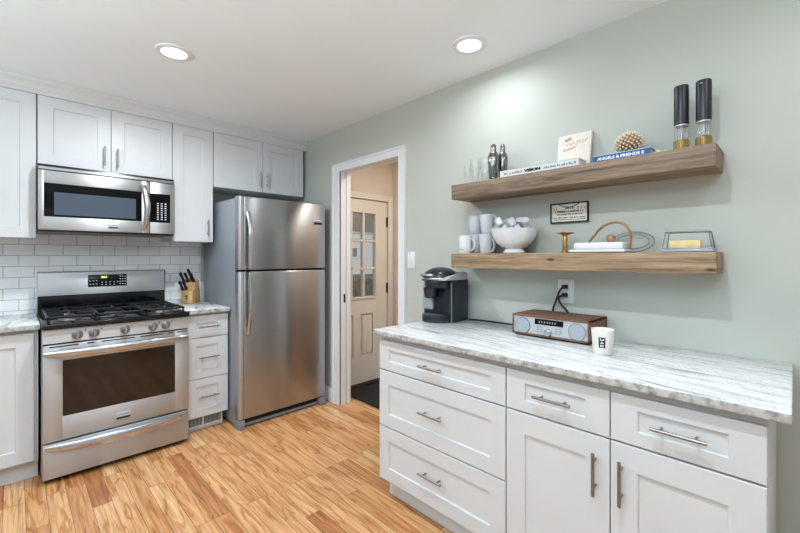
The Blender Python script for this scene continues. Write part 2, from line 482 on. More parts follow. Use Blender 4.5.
# doorway: casing, jamb with the pocket slot
bm = B()
ZI = 2.05
prof = [(.0, .0), (.0, .012), (.07, .014), (.074, .02), (.094, .02), (.097, .0)]     # (away from the opening, out of the wall)
def casing(bm, y_in_l, y_in_r, zt, x0, sgn, wl, wt, wr):
    """mitred casing round an opening; sgn -1 rises towards -x, +1 towards +x; wl, wt, wr widths of left leg, head, right leg"""
    t = bmesh.new(); L = []
    for (a, d) in prof:
        x = x0 + sgn * d; a = a / .097
        L.append([t.verts.new((x, y_in_l + a * wl, 0)), t.verts.new((x, y_in_l + a * wl, zt + a * wt)), t.verts.new((x, y_in_r - a * wr, zt + a * wt)), t.verts.new((x, y_in_r - a * wr, 0))])
    n = len(prof)
    for i in range(n):
        A, D = L[i], L[(i + 1) % n]
        for k in range(3): t.faces.new((A[k], A[k + 1], D[k + 1], D[k]))
    bmesh.ops.recalc_face_normals(t, faces=t.faces); join(bm, t)
casing(bm, -.905, -1.645, ZI, 0, -1, .104, .070, .074)
casing(bm, -.905, -1.645, ZI, .104, 1, .08, .07, .08)
struct('trim_3', bm, M['trim'], label='white door casing')
bm = B()
box(bm, 0, .050, -.917, -.904, 0, ZI + .008); box(bm, .062, .104, -.917, -.904, 0, ZI + .008)
box(bm, 0, .050, -1.645, -.917, ZI, ZI + .012); box(bm, .062, .104, -1.645, -.917, ZI, ZI + .012)
box(bm, 0, .104, -1.655, -1.642, 0, ZI + .012)
struct('trim_4', bm, M['trim'], label='white door jamb with a pocket slot')
bm = B(); box(bm, .050, .062, -.910, -.905, 0, ZI + .006); box(bm, .050, .062, -1.645, -.917, ZI + .006, ZI + .012)
struct('trim_5', bm, M['dark'], label='dark pocket door slot')
tag(obj('door_latch', box(B(), .028, .047, -.9195, -.917, .90, .975, .001), M['blackp']), 'black latch plate on the white jamb beside the fridge', 'latch')
struct('baseboard_right', box(B(), -.014, 0, -.802, -.02, 0, .12, .003), M['trim'])
struct('baseboard_side', box(B(), -.014, 0, YF, -3.72, 0, .12, .003), M['trim'])

# exterior door at the end of the hall (six lites show)
bm = B()
DF = HY + .012; DT = DF + .04
x0, x1 = .165, .829
box(bm, x0, .20, DF, DT, .02, 1.888); box(bm, .664, x1, DF, DT, .02, 1.888)
box(bm, .20, .664, DF, DT, 1.755, 1.888); box(bm, .20, .664, DF, DT, .02, .895)
for k in (1, 2): box(bm, .20, .664, DF - .004, DT, .895 + k * .2867 - .011, .895 + k * .2867 + .011, .003)
for k in (1, 2): box(bm, .20 + k * .1547 - .011, .20 + k * .1547 + .011, DF - .004, DT, .895, 1.755, .003)
for (a, b_, z0, z1) in ((.186, .678, 1.749, 1.765), (.186, .678, .872, .895)):
    box(bm, a, b_, DF - .012, DF + .005, z0, z1, .004)
box(bm, .186, .202, DF - .012, DF + .005, .88, 1.76, .004); box(bm, .662, .678, DF - .012, DF + .005, .88, 1.76, .004)
for (a, b_) in ((.20, .40), (.455, .655)):
    t = bmesh.new(); z0, z1 = .28, .74
    rings = []
    for (i, d) in ((0, .0), (.012, .003), (.026, .0), (.034, .0), (.060, .003)):
        rings.append([t.verts.new((xx, DF - d, zz)) for xx, zz in ((a + i, z0 + i), (b_ - i, z0 + i), (b_ - i, z1 - i), (a + i, z1 - i))])
    for A, D in zip(rings, rings[1:]):
        for i in range(4): t.faces.new((A[i], A[(i + 1) % 4], D[(i + 1) % 4], D[i]))
    t.faces.new(rings[-1]); bmesh.ops.recalc_face_normals(t, faces=t.faces); join(bm, t)
door1 = struct('door_1', bm, M['hdoor'], label='cream door with glass lites at the end of the hall')
obj('glass_panes', box(B(), .20, .664, DF + .018, DF + .022, .895, 1.755), M['pane'], door1)
for z in (1.675, .97, .22):
    bm = B(); cyl(bm, (.834, DF - .007, z - .055), (.834, DF - .007, z + .055), .0065, 10); box(bm, .818, .834, DF - .003, DF, z - .05, z + .05)
    obj('hinge', bm, M['bronze'], door1)
bm = B()
box(bm, .834, .900, HY - .016, HY, 0, 1.955, .004); box(bm, .14, .834, HY - .016, HY, 1.892, 1.955, .004)
box(bm, .127, .165, HY - .016, HY, 0, 1.955, .004)
struct('trim_6', bm, M['hdoor'], label='cream casing of the hall door')
struct('trim_7', box(B(), .14, .834, HY - .05, HY + .1, 0, .018, .003), M['dark'], label='dark door threshold')

# ------------------------------------------------------------------ recessed ceiling lights
def ceiling_light(x, y, label, power=1.0):
    r = thing('ceiling_light', label, 'light', (x, y, CEIL), 'recessed ceiling lights')
    obj('trim_ring', lathe(B(), [(.062, CEIL - .002), (.064, CEIL - .007), (.078, CEIL - .009), (.090, CEIL - .006), (.093, CEIL), (.062, CEIL)], x, y, 40), M['trim'], r)
    obj('lens', lathe(B(), [(0, CEIL - .004), (.063, CEIL - .003), (.063, CEIL - .001), (0, CEIL - .001)], x, y, 32), M['lens'], r)
    L = bpy.data.lights.new('lamp', 'AREA'); L.shape = 'DISK'; L.size = .085; L.spread = math.radians(168); L.energy = CAN_POWER * power; L.color = CAN_COLOR
    lo = bpy.data.objects.new('lamp', L); C.objects.link(lo); lo.parent = r; lo.location = (0, 0, -.012)
    return r
ceiling_light(-1.41, -1.32, 'recessed ceiling light nearer the stove wall', 2.0)
ceiling_light(-.32, -2.50, 'recessed ceiling light above the open shelves by the green wall', .36)
ceiling_light(-1.41, -3.35, 'recessed ceiling light above the middle of the floor', 1.3)
ceiling_light(-.62, -4.05, 'recessed ceiling light by the right end of the counter', .3)
def added_uplight(x, y, label):  # standing uplights added out of view to brighten the ceiling and bounce fill down
    r = thing('added_uplight', label, 'lamp', (x, y, 0), 'added fill uplights')
    obj('base', lathe(B(), [(0, .001), (.14, .001), (.14, .018), (.02, .03), (0, .03)], x, y, 32), M['nickel'], r)
    obj('pole', cyl(B(), (x, y, .028), (x, y, 1.40), .012, 16), M['nickel'], r)
    obj('lamp_shade', lathe(B(), [(.012, 1.38), (.06, 1.395), (.16, 1.46), (.20, 1.52), (.196, 1.52), (.155, 1.465), (.05, 1.405), (0, 1.40)], x, y, 36), M['plate'], r)
    L = bpy.data.lights.new('fill_light', 'AREA'); L.shape = 'DISK'; L.size = .26; L.energy = UPLIGHT_POWER; L.color = UPLIGHT_COLOR
    lo = bpy.data.objects.new('fill_light', L); C.objects.link(lo); lo.parent = r; lo.location = (0, 0, 1.50); lo.rotation_euler = (PI, 0, 0)
    return r
added_uplight(-2.75, -3.7, 'white standing uplight added as unseen ceiling fill at the left of the camera')
added_uplight(-3.7, -2.1, 'white standing uplight added as unseen ceiling fill at the left end of the stove wall cabinets')
# hall ceiling fixture
r = thing('hall_light', 'flush ceiling light in the hall', 'light', (.5, -1.7, CEIL))
obj('lens', lathe(B(), [(0, CEIL - .05), (.08, CEIL - .045), (.12, CEIL - .02), (.125, CEIL), (0, CEIL)], .5, -1.7, 28), M['lens'], r)
L = bpy.data.lights.new('lamp', 'AREA'); L.shape = 'DISK'; L.size = .2; L.energy = HALL_POWER; L.color = (.98, .93, .86)
lo = bpy.data.objects.new('lamp', L); C.objects.link(lo); lo.parent = r; lo.location = (0, 0, -.06)

# ------------------------------------------------------------------ upper cabinets on the stove wall
UF = -.3244           # carcass front; doors rise 20 mm
ZT = 2.331
def upper(name, label, x0, x1, z0, doors, side_fill=0, **kw):
    r = thing(name, label, 'cabinet', ((x0 + x1) / 2, -.16, z0), 'white upper cabinets')
    obj('carcass', box(B(), x0, x1, UF, -.0085, z0, ZT + .0015, .001), M['cab'], r)
    for (a, b_, px, pz) in doors:
        door_part('door', r, 'Y', a, b_, z0 + .001, ZT, UF, [(px, pz)], fr=.073, frz=.068, hl=.135)
    return r
upper('upper_cabinet', 'tall white upper cabinet at the left edge, left of the microwave', -2.70, -1.9335, 1.4225, [(-2.698, -2.318, -2.352, 1.53), (-2.315, -1.9365, -2.28, 1.53)])
upper('upper_cabinet', 'short white two-door upper cabinet directly above the microwave', -1.9315, -1.1705, 1.893, [(-1.9285, -1.5525, -1.590, 1.998), (-1.5495, -1.1725, -1.516, 1.993)])
upper('upper_cabinet', 'narrow tall white one-door upper cabinet between microwave and fridge', -1.1685, -.8695, 1.4225, [(-1.1665, -.8715, -.915, 1.536)])
upper('upper_cabinet', 'white two-door upper cabinet above the fridge', -.8670, -.0325, 1.8816, [(-.865, -.4455, -.477, 1.990), (-.4425, -.034, -.407, 1.990)])

# ------------------------------------------------------------------ base cabinets and counters, stove wall
BF = -.594
r = thing('base_cabinet', 'white base cabinet left of the stove, cut by the photo edge', 'cabinet', (-2.32, -.3, 0))
bm = B(); box(bm, -2.70, -1.934, BF, -.009, .11, .883, .001); obj('carcass', bm, M['cab'], r)
obj('toe_kick', box(B(), -2.70, -1.934, -.54, -.1, 0, .1095), M['cab'], r)
for a, b_, px in ((-2.695, -2.332, -2.37), (-2.318, -1.953, -2.28)):
    door_part('door', r, 'Y', a, b_, .123, .863, BF, [(px, .76)], fr=.075)
tag(obj('countertop', box(B(), -2.70, -1.9275, -.645, -.0085, .884, .914, .004), M['granite']), 'speckled granite countertop left of the stove', 'countertop')

r = thing('drawer_cabinet', 'narrow white three-drawer base cabinet between stove and fridge', 'cabinet', (-1.0, -.3, 0))
obj('carcass', box(B(), -1.1585, -.8525, BF, -.009, .112, .883, .001), M['cab'], r)
obj('toe_kick', box(B(), -1.1585, -.870, -.545, -.1, 0, .1115), M['cab'], r)
for z0, z1, hz in ((.704, .866, .783), (.401, .699, .556), (.116, .396, .265)):
    d = obj('drawer', shaker(B(), 'Y', -1.1545, -.8535, z0, z1, BF, fr=.075, frz=.055), M['cab'], r)
    obj('handle', pull(B(), 'Y', -.997 + .0, hz, BF - .02, .145, False), M['nickel'], d)
tag(obj('countertop', box(B(), -1.1585, -.8475, -.645, -.0085, .884, .914, .004), M['granite']), 'small granite countertop between stove and fridge, under the knife block', 'countertop')
r = thing('vent_register', 'white slotted vent grille in the toe kick beside the stove', 'vent', (-1.0, -.548, .01))
VY = -.5455
bm = B(); box(bm, -1.150, -.872, VY - .008, VY, .012, .108, .002); obj('frame', bm, M['plate'], r)
bm = B()
for k in range(13): box(bm, -1.142 + k * .0095, -1.1365 + k * .0095, VY - .0095, VY - .0075, .034, .09)
for k in range(13): box(bm, -1.007 + k * .0095, -1.0015 + k * .0095, VY - .0095, VY - .0075, .034, .09)
obj('slots', bm, M['dark'], r)

# ------------------------------------------------------------------ range
RX0, RX1 = -1.9225, -1.1625
r = thing('gas_range', 'stainless steel gas range with black cooktop and oven below', 'stove', ((RX0 + RX1) / 2, -.36, 0))
bm = B(); box(bm, RX0, RX1, -.700, -.03, .03, .886, .002); obj('body', bm, M['steelv'], r)
for x in (RX0 + .07, RX1 - .07):
    for y in (-.64, -.12): obj('leg', lathe(B(), [(0, 0), (.028, 0), (.028, .012), (.016, .016), (.016, .032), (0, .032)], x, y, 16), M['blackp'], r)
obj('kick_gap', box(B(), RX0 + .01, RX1 - .01, -.69, -.66, .012, .04), M['dark'], r)
# drawer
d = obj('storage_drawer', box(B(), RX0 + .003, RX1 - .003, -.728, -.700, .032, .233, .004), M['steel'], r)
def bow(bm, x0, x1, y, z, out, drop, rz, ry, n=22):
    """long handle that bows out of the front; flattened section, thin at both ends"""
    pts, rr = [], []
    for i in range(n + 1):
        t = i / n; s = math.sin(PI * t)
        pts.append((x0 + (x1 - x0) * t, y - .004 - out * s ** .7, z - drop * s)); rr.append(ry * (.45 + .55 * s ** .5))
    tube(bm, pts, rr, 12, flat=rz / ry, up=(0, 1, 0)); return bm
obj('drawer_handle', bow(B(), RX0 + .012, RX1 - .012, -.726, .211, .034, .014, .030, .017), M['chrome'], d)
# oven door: a frame round the window
OZ0, OZ1 = .243, .797
bm = B(); wx0, wx1, wz0, wz1 = -1.833, -1.2515, .379, .703
box(bm, RX0 + .003, wx0, -.730, -.700, OZ0, OZ1, .003); box(bm, wx1, RX1 - .003, -.730, -.700, OZ0, OZ1, .003)
box(bm, wx0 - .004, wx1 + .004, -.730, -.700, OZ0, wz0, .003); box(bm, wx0 - .004, wx1 + .004, -.730, -.700, wz1, OZ1, .003)
d = obj('oven_door', bm, M['steel'], r)
bm = B(); box(bm, wx0 - .006, wx1 + .006, -.7275, -.705, wz0 - .006, wz1 + .006); obj('window', bm, M['oven_glass'], d)
obj('door_handle', bow(B(), RX0 + .008, RX1 - .008, -.730, .748, .044, .0, .025, .016), M['chrome'], d)
bm = B()
for (a, b_) in ((.03, .16), (.20, .235), (.27, .40), (.40, .44), (.47, .60), (.63, .66), (.68, .745)): box(bm, RX0 + a, RX0 + b_, -.7305, -.7285, .783, .790)
obj('vent_slots', bm, M['dark'], d)
bd = obj('badge', box(B(), -1.581, -1.506, -.7335, -.7302, .286, .327, .001), M['silver'], d)
obj('badge_band', box(B(), -1.580, -1.507, -.7345, -.7332, .286, .298), M['ink'], d)
text('badge_lettering', 'FRIGIDAIRE', M['grey_ink'], d, (-1.5435, -.7337, .312), .0125, 'Y')
# gap, control strip, knobs
obj('door_gap', box(B(), RX0 + .004, RX1 - .004, -.712, -.698, .797, .806), M['dark'], r)
obj('control_strip', prism(B(), [(-.700, .806), (-.728, .806), (-.722, .884), (-.700, .884)], 'x', RX0 + .002, RX1 - .002), M['steel'], r)
for x in (-1.768, -1.689, -1.533, -1.381, -1.306):
    k = obj('knob', tube(B(), [(x, -.724, .845), (x, -.730, .845), (x, -.732, .845), (x, -.748, .845), (x, -.751, .845)], [.027, .027, .022, .020, .017], 24), M['nickel'], r)
    obj('grip', box(B(), x - .005, x + .005, -.760, -.749, .825, .866, .002), M['chrome'], k)
    obj('tick_marks', box(B(), x + .034, x + .040, -.7275, -.7225, .862, .868), M['ink'], k)
# cooktop
bm = B(); box(bm, RX0 - .001, RX1 + .001, -.742, -.10, .886, .918, .007); obj('cooktop', bm, M['black'], r)
for (x, y, q) in ((-1.79, -.56, .045), (-1.79, -.27, .036), (-1.54, -.42, .05), (-1.29, -.56, .052), (-1.29, -.27, .036)):
    b_ = obj('burner', lathe(B(), [(0, .918), (q + .012, .918), (q + .010, .926), (q, .929), (q, .934), (0, .934)], x, y, 24), M['nickel'], r)
    obj('burner_cap', lathe(B(), [(0, .934), (q * .85, .934), (q * .85, .940), (q * .7, .944), (0, .944)], x, y, 24), M['blackm'], b_)
def grate(x0, x1, cells):
    bm = B(); y0, y1 = -.695, -.135; z0, z1 = .942, .955; w_ = .011
    for (a, b_) in ((x0, x0 + w_), (x1 - w_, x1)): box(bm, a, b_, y0, y1, z0, z1, .002, 1)
    for (a, b_) in ((y0, y0 + w_), (y1 - w_, y1), ((y0 + y1) / 2 - w_ / 2, (y0 + y1) / 2 + w_ / 2)): box(bm, x0, x1, a, b_, z0, z1, .002, 1)
    xm = (x0 + x1) / 2
    for cy in cells:
        for dx, dy in ((1, 0), (-1, 0), (0, 1), (0, -1)):
            if dx: box(bm, *sorted((xm + dx * .03, x0 if dx < 0 else x1)), cy - w_ / 2, cy + w_ / 2, z0, z1 + .003, .002, 1)
            else: box(bm, xm - w_ / 2, xm + w_ / 2, *sorted((cy + dy * .03, cy + dy * .13)), z0, z1 + .003, .002, 1)
    for x in (x0 + w_ / 2, x1 - w_ / 2):
        for y in (y0 + .01, (y0 + y1) / 2, y1 - .01): cyl(bm, (x, y, .917), (x, y, z0 + .002), .007, 8, .006)
    return bm
for (a, b_, cs) in ((-1.902, -1.672, (-.56, -.27)), (-1.666, -1.419, (-.42,)), (-1.413, -1.183, (-.56, -.27))):
    obj('grate', grate(a, b_, cs), M['blackm'], r)
# backguard
bm = B(); box(bm, RX0, RX1 + .001, -.100, -.010, .886, 1.04); obj('backguard_base', bm, M['black'], r)
bm = B(); prism(bm, [(-.118, 1.034), (-.010, 1.034), (-.010, 1.199), (-.088, 1.199), (-.100, 1.193)], 'x', RX0, RX1 - .002, .003); bgd = obj('backguard', bm, M['steel'], r)
bm = B(); box(bm, RX1 - .0018, RX1 + .0025, -.105, -.010, 1.03, 1.200, .002); obj('end_cap', bm, M['blackp'], bgd)
def bgy(z): return -.118 + (z - 1.034) / .159 * .018
bm = B(); prism(bm, [(bgy(1.084) - .003, 1.084), (-.09, 1.084), (-.09, 1.172), (bgy(1.172) - .003, 1.172)], 'x', -1.655, -1.420, .002); cp = obj('control_panel', bm, M['black_glass'], bgd)
text('clock_digits', '2:25', M['clock'], cp, (-1.560, bgy(1.155) - .0042, 1.153), .022, 'Y', bold=.0006)
for grp in ([(-1.642 + i * .019, z) for i in range(3) for z in (1.128, 1.103)], [(-1.573 + i * .024, 1.116) for i in range(5)], [(-1.573 + i * .024, 1.098) for i in range(4)], [(-1.462 + i * .0155, 1.100 + j * .0185) for i in range(3) for j in range(4)]):
    bm = B()
    for (x, z) in grp: box(bm, x - .004, x + .004, bgy(z) - .0042, bgy(z) - .0025, z - .0025, z + .0025)
    obj('key_marks', bm, M['keys'], cp)

# ------------------------------------------------------------------ microwave
MX0, MX1, MZ0, MZ1 = -1.9305, -1.1715, 1.474, 1.871
MF = -.420
r = thing('microwave', 'stainless over-the-range microwave with dark window and curved handle', 'microwave', ((MX0 + MX1) / 2, -.2, MZ0))
obj('body', box(B(), MX0, MX1, -.395, -.0085, MZ0 + .004, MZ1 + .018, .002), M['blackp'], r)
bm = B(); box(bm, MX0, MX1, MF + .006, -.394, 1.853, MZ1, .002); obj('top_vent', bm, M['steel'], r)
bm = B(); ax0, ax1, az0, az1 = -1.902, -1.385, 1.558, 1.768
DX1 = -1.337
box(bm, MX0 + .001, ax0, MF, -.394, MZ0, 1.847, .003); box(bm, ax1, DX1, MF, -.394, MZ0, 1.847, .003)
box(bm, ax0 - .004, ax1 + .004, MF, -.394, MZ0, az0, .003); box(bm, ax0 - .004, ax1 + .004, MF, -.394, az1, 1.847, .003)
d = obj('door', bm, M['steel'], r)
obj('door_glass', box(B(), ax0 - .003, ax1 + .003, MF + .0015, -.400, az0 - .003, az1 + .003), M['black_glass'], d)
obj('window', box(B(), -1.855, -1.419, MF + .0005, MF + .003, 1.571, 1.714), M['mesh_glass'], d)
pts = []; rr = []
for i in range(17):
    t = i / 16; pts.append((-1.374 + .020 * math.sin(PI * t), MF - .006 - .036 * math.sin(PI * t) ** .6, 1.503 + .312 * t)); rr.append(.016)
obj('handle', tube(B(), pts, rr, 12, flat=.45, up=(1, 0, 0)), M['chrome'], d)
bm = B(); box(bm, DX1 + .003, MX1, MF, -.394, MZ0, 1.847, .003); cpn = obj('control_panel', bm, M['steel'], r)
obj('key_panel', box(B(), -1.334, -1.203, MF - .001, MF + .004, 1.556, 1.766), M['black_glass'], cpn)
bm = B()
for i in range(3):
    for j in range(8): box(bm, -1.290 + i * .025, -1.278 + i * .025, MF - .002, MF, 1.575 + j * .0165, 1.583 + j * .0165)
obj('keypad', bm, M['keys'], cpn)
obj('badge', box(B(), -1.578, -1.521, MF - .003, MF, 1.499, 1.530, .001), M['silver'], d)
obj('badge_band', box(B(), -1.577, -1.522, MF - .0038, MF - .0028, 1.4995, 1.507), M['ink'], d)
text('badge_lettering', 'FRIGIDAIRE', M['grey_ink'], d, (-1.5495, MF - .0032, 1.518), .0098, 'Y')
obj('bottom_grille', box(B(), MX0 + .004, MX1 - .004, -.405, -.012, MZ0 - .012, MZ0 + .004), M['blackp'], r)

# ------------------------------------------------------------------ fridge
FX0, FX1 = -.842, -.072
FF = -.784
r = thing('refrigerator', 'stainless top-freezer refrigerator with two curved handles', 'refrigerator', ((FX0 + FX1) / 2, -.4, 0))
obj('body', box(B(), FX0 + .004, FX1 - .004, -.715, -.03, .02, 1.752, .004), M['fridge_side'], r)
for (nm, z0, z1, hz0, hz1, top) in (('freezer_door', 1.204, 1.764, 1.215, 1.640, True), ('fridge_door', .072, 1.190, .716, 1.180, False)):
    bm = B(); box(bm, FX0 + .046, FX1, FF, -.722, z0, z1, .008, 3); d = obj(nm, bm, M['steelv'], r)
    bm = B(); prism(bm, [(FX0 + .047, FF + .004), (FX0 + .034, FF - .003), (FX0 + .014, FF - .001), (FX0 + .002, FF + .014), (FX0, -.722), (FX0 + .047, -.722)], 'z', z0 + .001, z1 - .001, .002); obj('edge_trim', bm, M['steel'], d)
    pts, rr = [], []
    for i in range(21):
        t = i / 20
        s = (math.sin(PI * min(1, t * 1.6) / 2) if top else math.sin(PI * min(1, (1 - t) * 1.6) / 2))
        # the end far from the split meets the door, the end near it stands off
        q = 1 - t if top else t
        st = .010 + .044 * min(1.0, math.sin(PI / 2 * min(1, q / .45)))
        e = 1 if t not in (0, 1) else 1
        pts.append((FX0 + .072, FF - st, hz0 + (hz1 - hz0) * t)); rr.append(.016)
    if top: pts = pts + [(FX0 + .072, FF - .002, hz1 + .008)]; rr = rr + [.012]; pts = [(FX0 + .072, FF - .002, hz0 - .004)] + pts; rr = [.014] + rr
    else: pts = [(FX0 + .072, FF - .002, hz0 - .008)] + pts; rr = [.012] + rr; pts = pts + [(FX0 + .072, FF - .002, hz1 + .004)]; rr = rr + [.014]
    obj('handle', tube(B(), pts, rr, 12, flat=.62, up=(1, 0, 0)), M['chrome'], d)
    if top:
        obj('badge', box(B(), -.193, -.109, FF - .003, FF + .001, 1.580, 1.624, .001), M['silver'], d)
        obj('badge_band', box(B(), -.192, -.110, FF - .004, FF - .002, 1.582, 1.603), M['ink'], d)
        text('badge_lettering', 'FRIGIDAIRE', M['ink'], d, (-.151, FF - .0033, 1.611), .0125, 'Y')
    else:
        obj('lock_dot', lathe(B(), [(0, .797), (.004, .797), (.004, .803), (0, .803)], -.118, FF - .0005, 12), M['white'], d)
obj('door_gap', box(B(), FX0 + .01, FX1 - .006, -.745, -.70, 1.186, 1.208), M['rubber'], r)
bm = B(); box(bm, FX0 + .03, FX1 - .02, -.735, -.70, .018, .066, .002); bgr = obj('base_grille', bm, M['blackp'], r)
obj('grille_bar', box(B(), FX0 + .05, FX1 - .05, -.760, -.736, .010, .030, .004), M['grey_plastic'], bgr)
for (a, b_) in ((FX0 - .0, FX0 + .052), (FX1 - .058, FX1 + .006)):
    obj('foot', box(B(), a, b_, FF - .006, -.70, 0, .066, .008), M['grey_plastic'], r)
obj('hinge_cover', box(B(), FX1 - .09, FX1 - .01, FF + .01, -.69, 1.752, 1.775, .004), M['grey_plastic'], r)

# ------------------------------------------------------------------ cabinets and counter along the green wall
XF = -.6052           # carcass front (doors rise 20 mm)
ZC = .8575
r = thing('drawer_cabinet', 'wide white three-drawer base cabinet at the doorway end of the long counter', 'cabinet', (-.31, -2.51, 0), 'white base cabinets under the long counter')
obj('carcass', box(B(), XF, -.012, -2.8925, -2.129, .114, .883, .001), M['cab'], r)
obj('toe_kick', box(B(), XF + .05, -.03, -2.8925, -2.135, 0, .1135), M['cab'], r)
for z0, z1, hz in ((.703, ZC, .779), (.402, .696, .556), (.116, .395, .263)):
    d = obj('drawer', shaker(B(), 'X', -2.8905, -2.1295, z0, z1, XF, fr=.070, frz=.046 if z0 > .7 else .068), M['cab'], r)
    obj('handle', pull(B(), 'X', -2.508, hz, XF - .02, .14, False), M['nickel'], d)
r = thing('base_cabinet', 'white base cabinet with two drawers over two doors under the long counter', 'cabinet', (-.31, -3.28, 0), 'white base cabinets under the long counter')
obj('carcass', box(B(), XF, -.012, -3.662, -2.8945, .114, .883, .001), M['cab'], r)
obj('toe_kick', box(B(), XF + .05, -.03, -3.655, -2.8945, 0, .1135), M['cab'], r)
for y0, y1, hy, dy in ((-3.2775, -2.8965, -3.089, -3.235), (-3.6595, -3.2815, -3.468, -3.315)):
    d = obj('drawer', shaker(B(), 'X', y0, y1, .703, ZC, XF, fr=.078, frz=.044), M['cab'], r)
    obj('handle', pull(B(), 'X', hy, .781, XF - .02, .14, False), M['nickel'], d)
    door_part('door', r, 'X', y0, y1, .116, .696, XF, [(dy, .575)], fr=.078, frz=.080, hl=.143)
tag(obj('countertop', box(B(), -.655, -.001, -3.706, -2.112, .8845, .914, .005, 3), M['granite']), 'long white streaked granite countertop along the green wall', 'countertop')

# ------------------------------------------------------------------ floating shelves
def shelf(label, z0, z1, m):
    bm = B(); box(bm, -.20, -.0005, -3.508, -2.285, z0, z1, .004)
    for v in bm.verts:
        h_ = random.Random(int((v.co.y * 7 + v.co.z * 31) * 100)).uniform(-1, 1)
        v.co.y += .002 * h_; v.co.z += .0012 * h_
    return tag(obj('floating_shelf', bm, m), label, 'shelf', 'floating timber shelves')
shelf('upper thick brown timber shelf carrying books and black mills', 1.641, 1.725, M['shelf_top'])
shelf('lower thick tan timber shelf carrying mugs and a footed bowl', 1.2395, 1.323, M['shelf_low'])

# ------------------------------------------------------------------ upper shelf
Z = 1.725
def tumbler(x, y, r0, h, label):
    bm = lathe(B(), [(0, Z + .001), (r0 * .62, Z + .001), (r0 * .74, Z + h * .25), (r0, Z + h * .65), (r0 * .95, Z + h), (r0 * .9, Z + h), (r0 * .93, Z + h * .65), (r0 * .68, Z + h * .25), (r0 * .5, Z + .012), (0, Z + .012)], x, y, 24)
    return tag(obj('drinking_glass', bm, M['tumbler'], origin=None), label, 'glass', 'clear glasses on the upper shelf')
tumbler(-.12, -2.345, .020, .118, 'slim clear glass at the left end of the upper shelf')
tumbler(-.125, -2.402, .029, .145, 'clear glass between the slim glass and the one beside the shaker')
tumbler(-.12, -2.468, .031, .142, 'clear glass next to the chrome shaker')
def shaker_cup(x, y, s, h, label):
    def z(t): return Z + .001 + h * t
    q = thing('cocktail_shaker', label, 'shaker', (x, y, Z), 'chrome cocktail shakers')
    obj('tin', lathe(B(), [(0, z(0)), (.70 * s, z(0)), (.74 * s, z(.03)), (.94 * s, z(.36)), (1.0 * s, z(.56)), (.98 * s, z(.58)), (0, z(.58))], x, y, 28), M['shaker'], q)
    obj('strainer_lid', lathe(B(), [(0, z(.583)), (1.02 * s, z(.583)), (1.02 * s, z(.61)), (.95 * s, z(.69)), (.72 * s, z(.76)), (.58 * s, z(.79)), (0, z(.79))], x, y, 28), M['shaker'], q)
    obj('cap', lathe(B(), [(0, z(.793)), (.5 * s, z(.793)), (.52 * s, z(.9)), (.47 * s, z(.97)), (.3 * s, z(1.0)), (0, z(1.0))], x, y, 28), M['shaker'], q)
    return q
shaker_cup(-.135, -2.531, .0300, .203, 'taller chrome cocktail shaker at the front, beside the glasses')
shaker_cup(-.068, -2.549, .0275, .213, 'chrome cocktail shaker half hidden behind the front one')

def book(label, x0, x1, y0, y1, z0, h, cover, name='book', th=.0025, spine_front=True, grp='books on the upper shelf'):
    """lying flat, spine along y at x0 (towards the room)"""
    q = thing(name, label, 'book', ((x0 + x1) / 2, (y0 + y1) / 2, z0), grp)
    bm = B(); box(bm, x0, x1, y0, y1, z0, z0 + th, .0008, 1); box(bm, x0, x1, y0, y1, z0 + h - th, z0 + h, .0008, 1); box(bm, x0, x0 + th, y0, y1, z0, z0 + h, .0008, 1)
    obj('cover', bm, cover, q)
    obj('pages', box(B(), x0 + th, x1 - .004, y0 + .004, y1 - .004, z0 + th, z0 + h - th), M['paper'], q)
    return q
bk = book('long pale grey book lying flat with black lettering on its spine', -.165, -.064, -3.004, -2.590, Z + .001, .040, M['grey_cover'])
text('spine_title', 'VISION', M['ink'], bk, (-.1654, -2.775, Z + .021), .018, 'X', bold=.0014, sx=1.5)
random.seed(3)
for (ya, yb) in ((-2.615, -2.715), (-2.835, -2.985)):
    y = ya; bm = B()
    while y > yb:
        w_ = random.uniform(.004, .009); hgt = random.choice((.006, .008, .011))
        box(bm, -.1656, -.1648, y - w_, y, Z + .016, Z + .016 + hgt); y -= w_ + random.choice((.002, .002, .006))
    obj('spine_small_print', bm, M['grey_ink'], bk)
# cream book leaning upright against the wall
q = thing('book', 'cream book with scribbled cover standing upright against the wall', 'book', (-.035, -2.935, Z), 'books on the upper shelf')
lean = .035
bm = B(); prism(bm, [(-.058, Z + .001), (-.036, Z + .001), (-.036 + lean, Z + .198), (-.058 + lean, Z + .198)], 'y', -3.012, -2.850, .001); obj('cover', bm, M['cream_cover'], q)
bm = B()
random.seed(5)
def on_cover(y, z): return (-.0588 + lean * (z - Z) / .198, y, z)
for (zc, amp, ya, yb) in ((1.893, .011, -2.885, -2.915), (1.870, .012, -2.885, -2.995), (1.842, .008, -2.878, -2.94)):
    pts = []
    n_ = 40
    for i in range(n_ + 1):
        t = i / n_; y = ya + (yb - ya) * t
        pts.append(on_cover(y + .004 * math.sin(t * 47), zc + .012 * t + amp * math.sin(t * 38 + 1.3 * math.sin(t * 9)) * (.4 + .6 * random.random())))
    tube(bm, pts, .0011, 5)
obj('cover_scribble', bm, M['rust_ink'], q)
bm = B(); prism(bm, [(-.0593, Z + .002), (-.0583, Z + .002), (-.0583 + lean * .99, Z + .197), (-.0593 + lean * .99, Z + .197)], 'y', -2.872, -2.858); obj('spine_band', bm, M['paper'], q)
bl = book('blue book lying flat under the beaded ball', -.155, -.02, -3.290, -3.062, Z + .001, .034, M['blue'])
text('spine_title', 'ANGELS & FRIENDS II', M['white_ink'], bl, (-.1554, -3.174, Z + .0185), .0175, 'X', bold=.0007, sx=1.12)
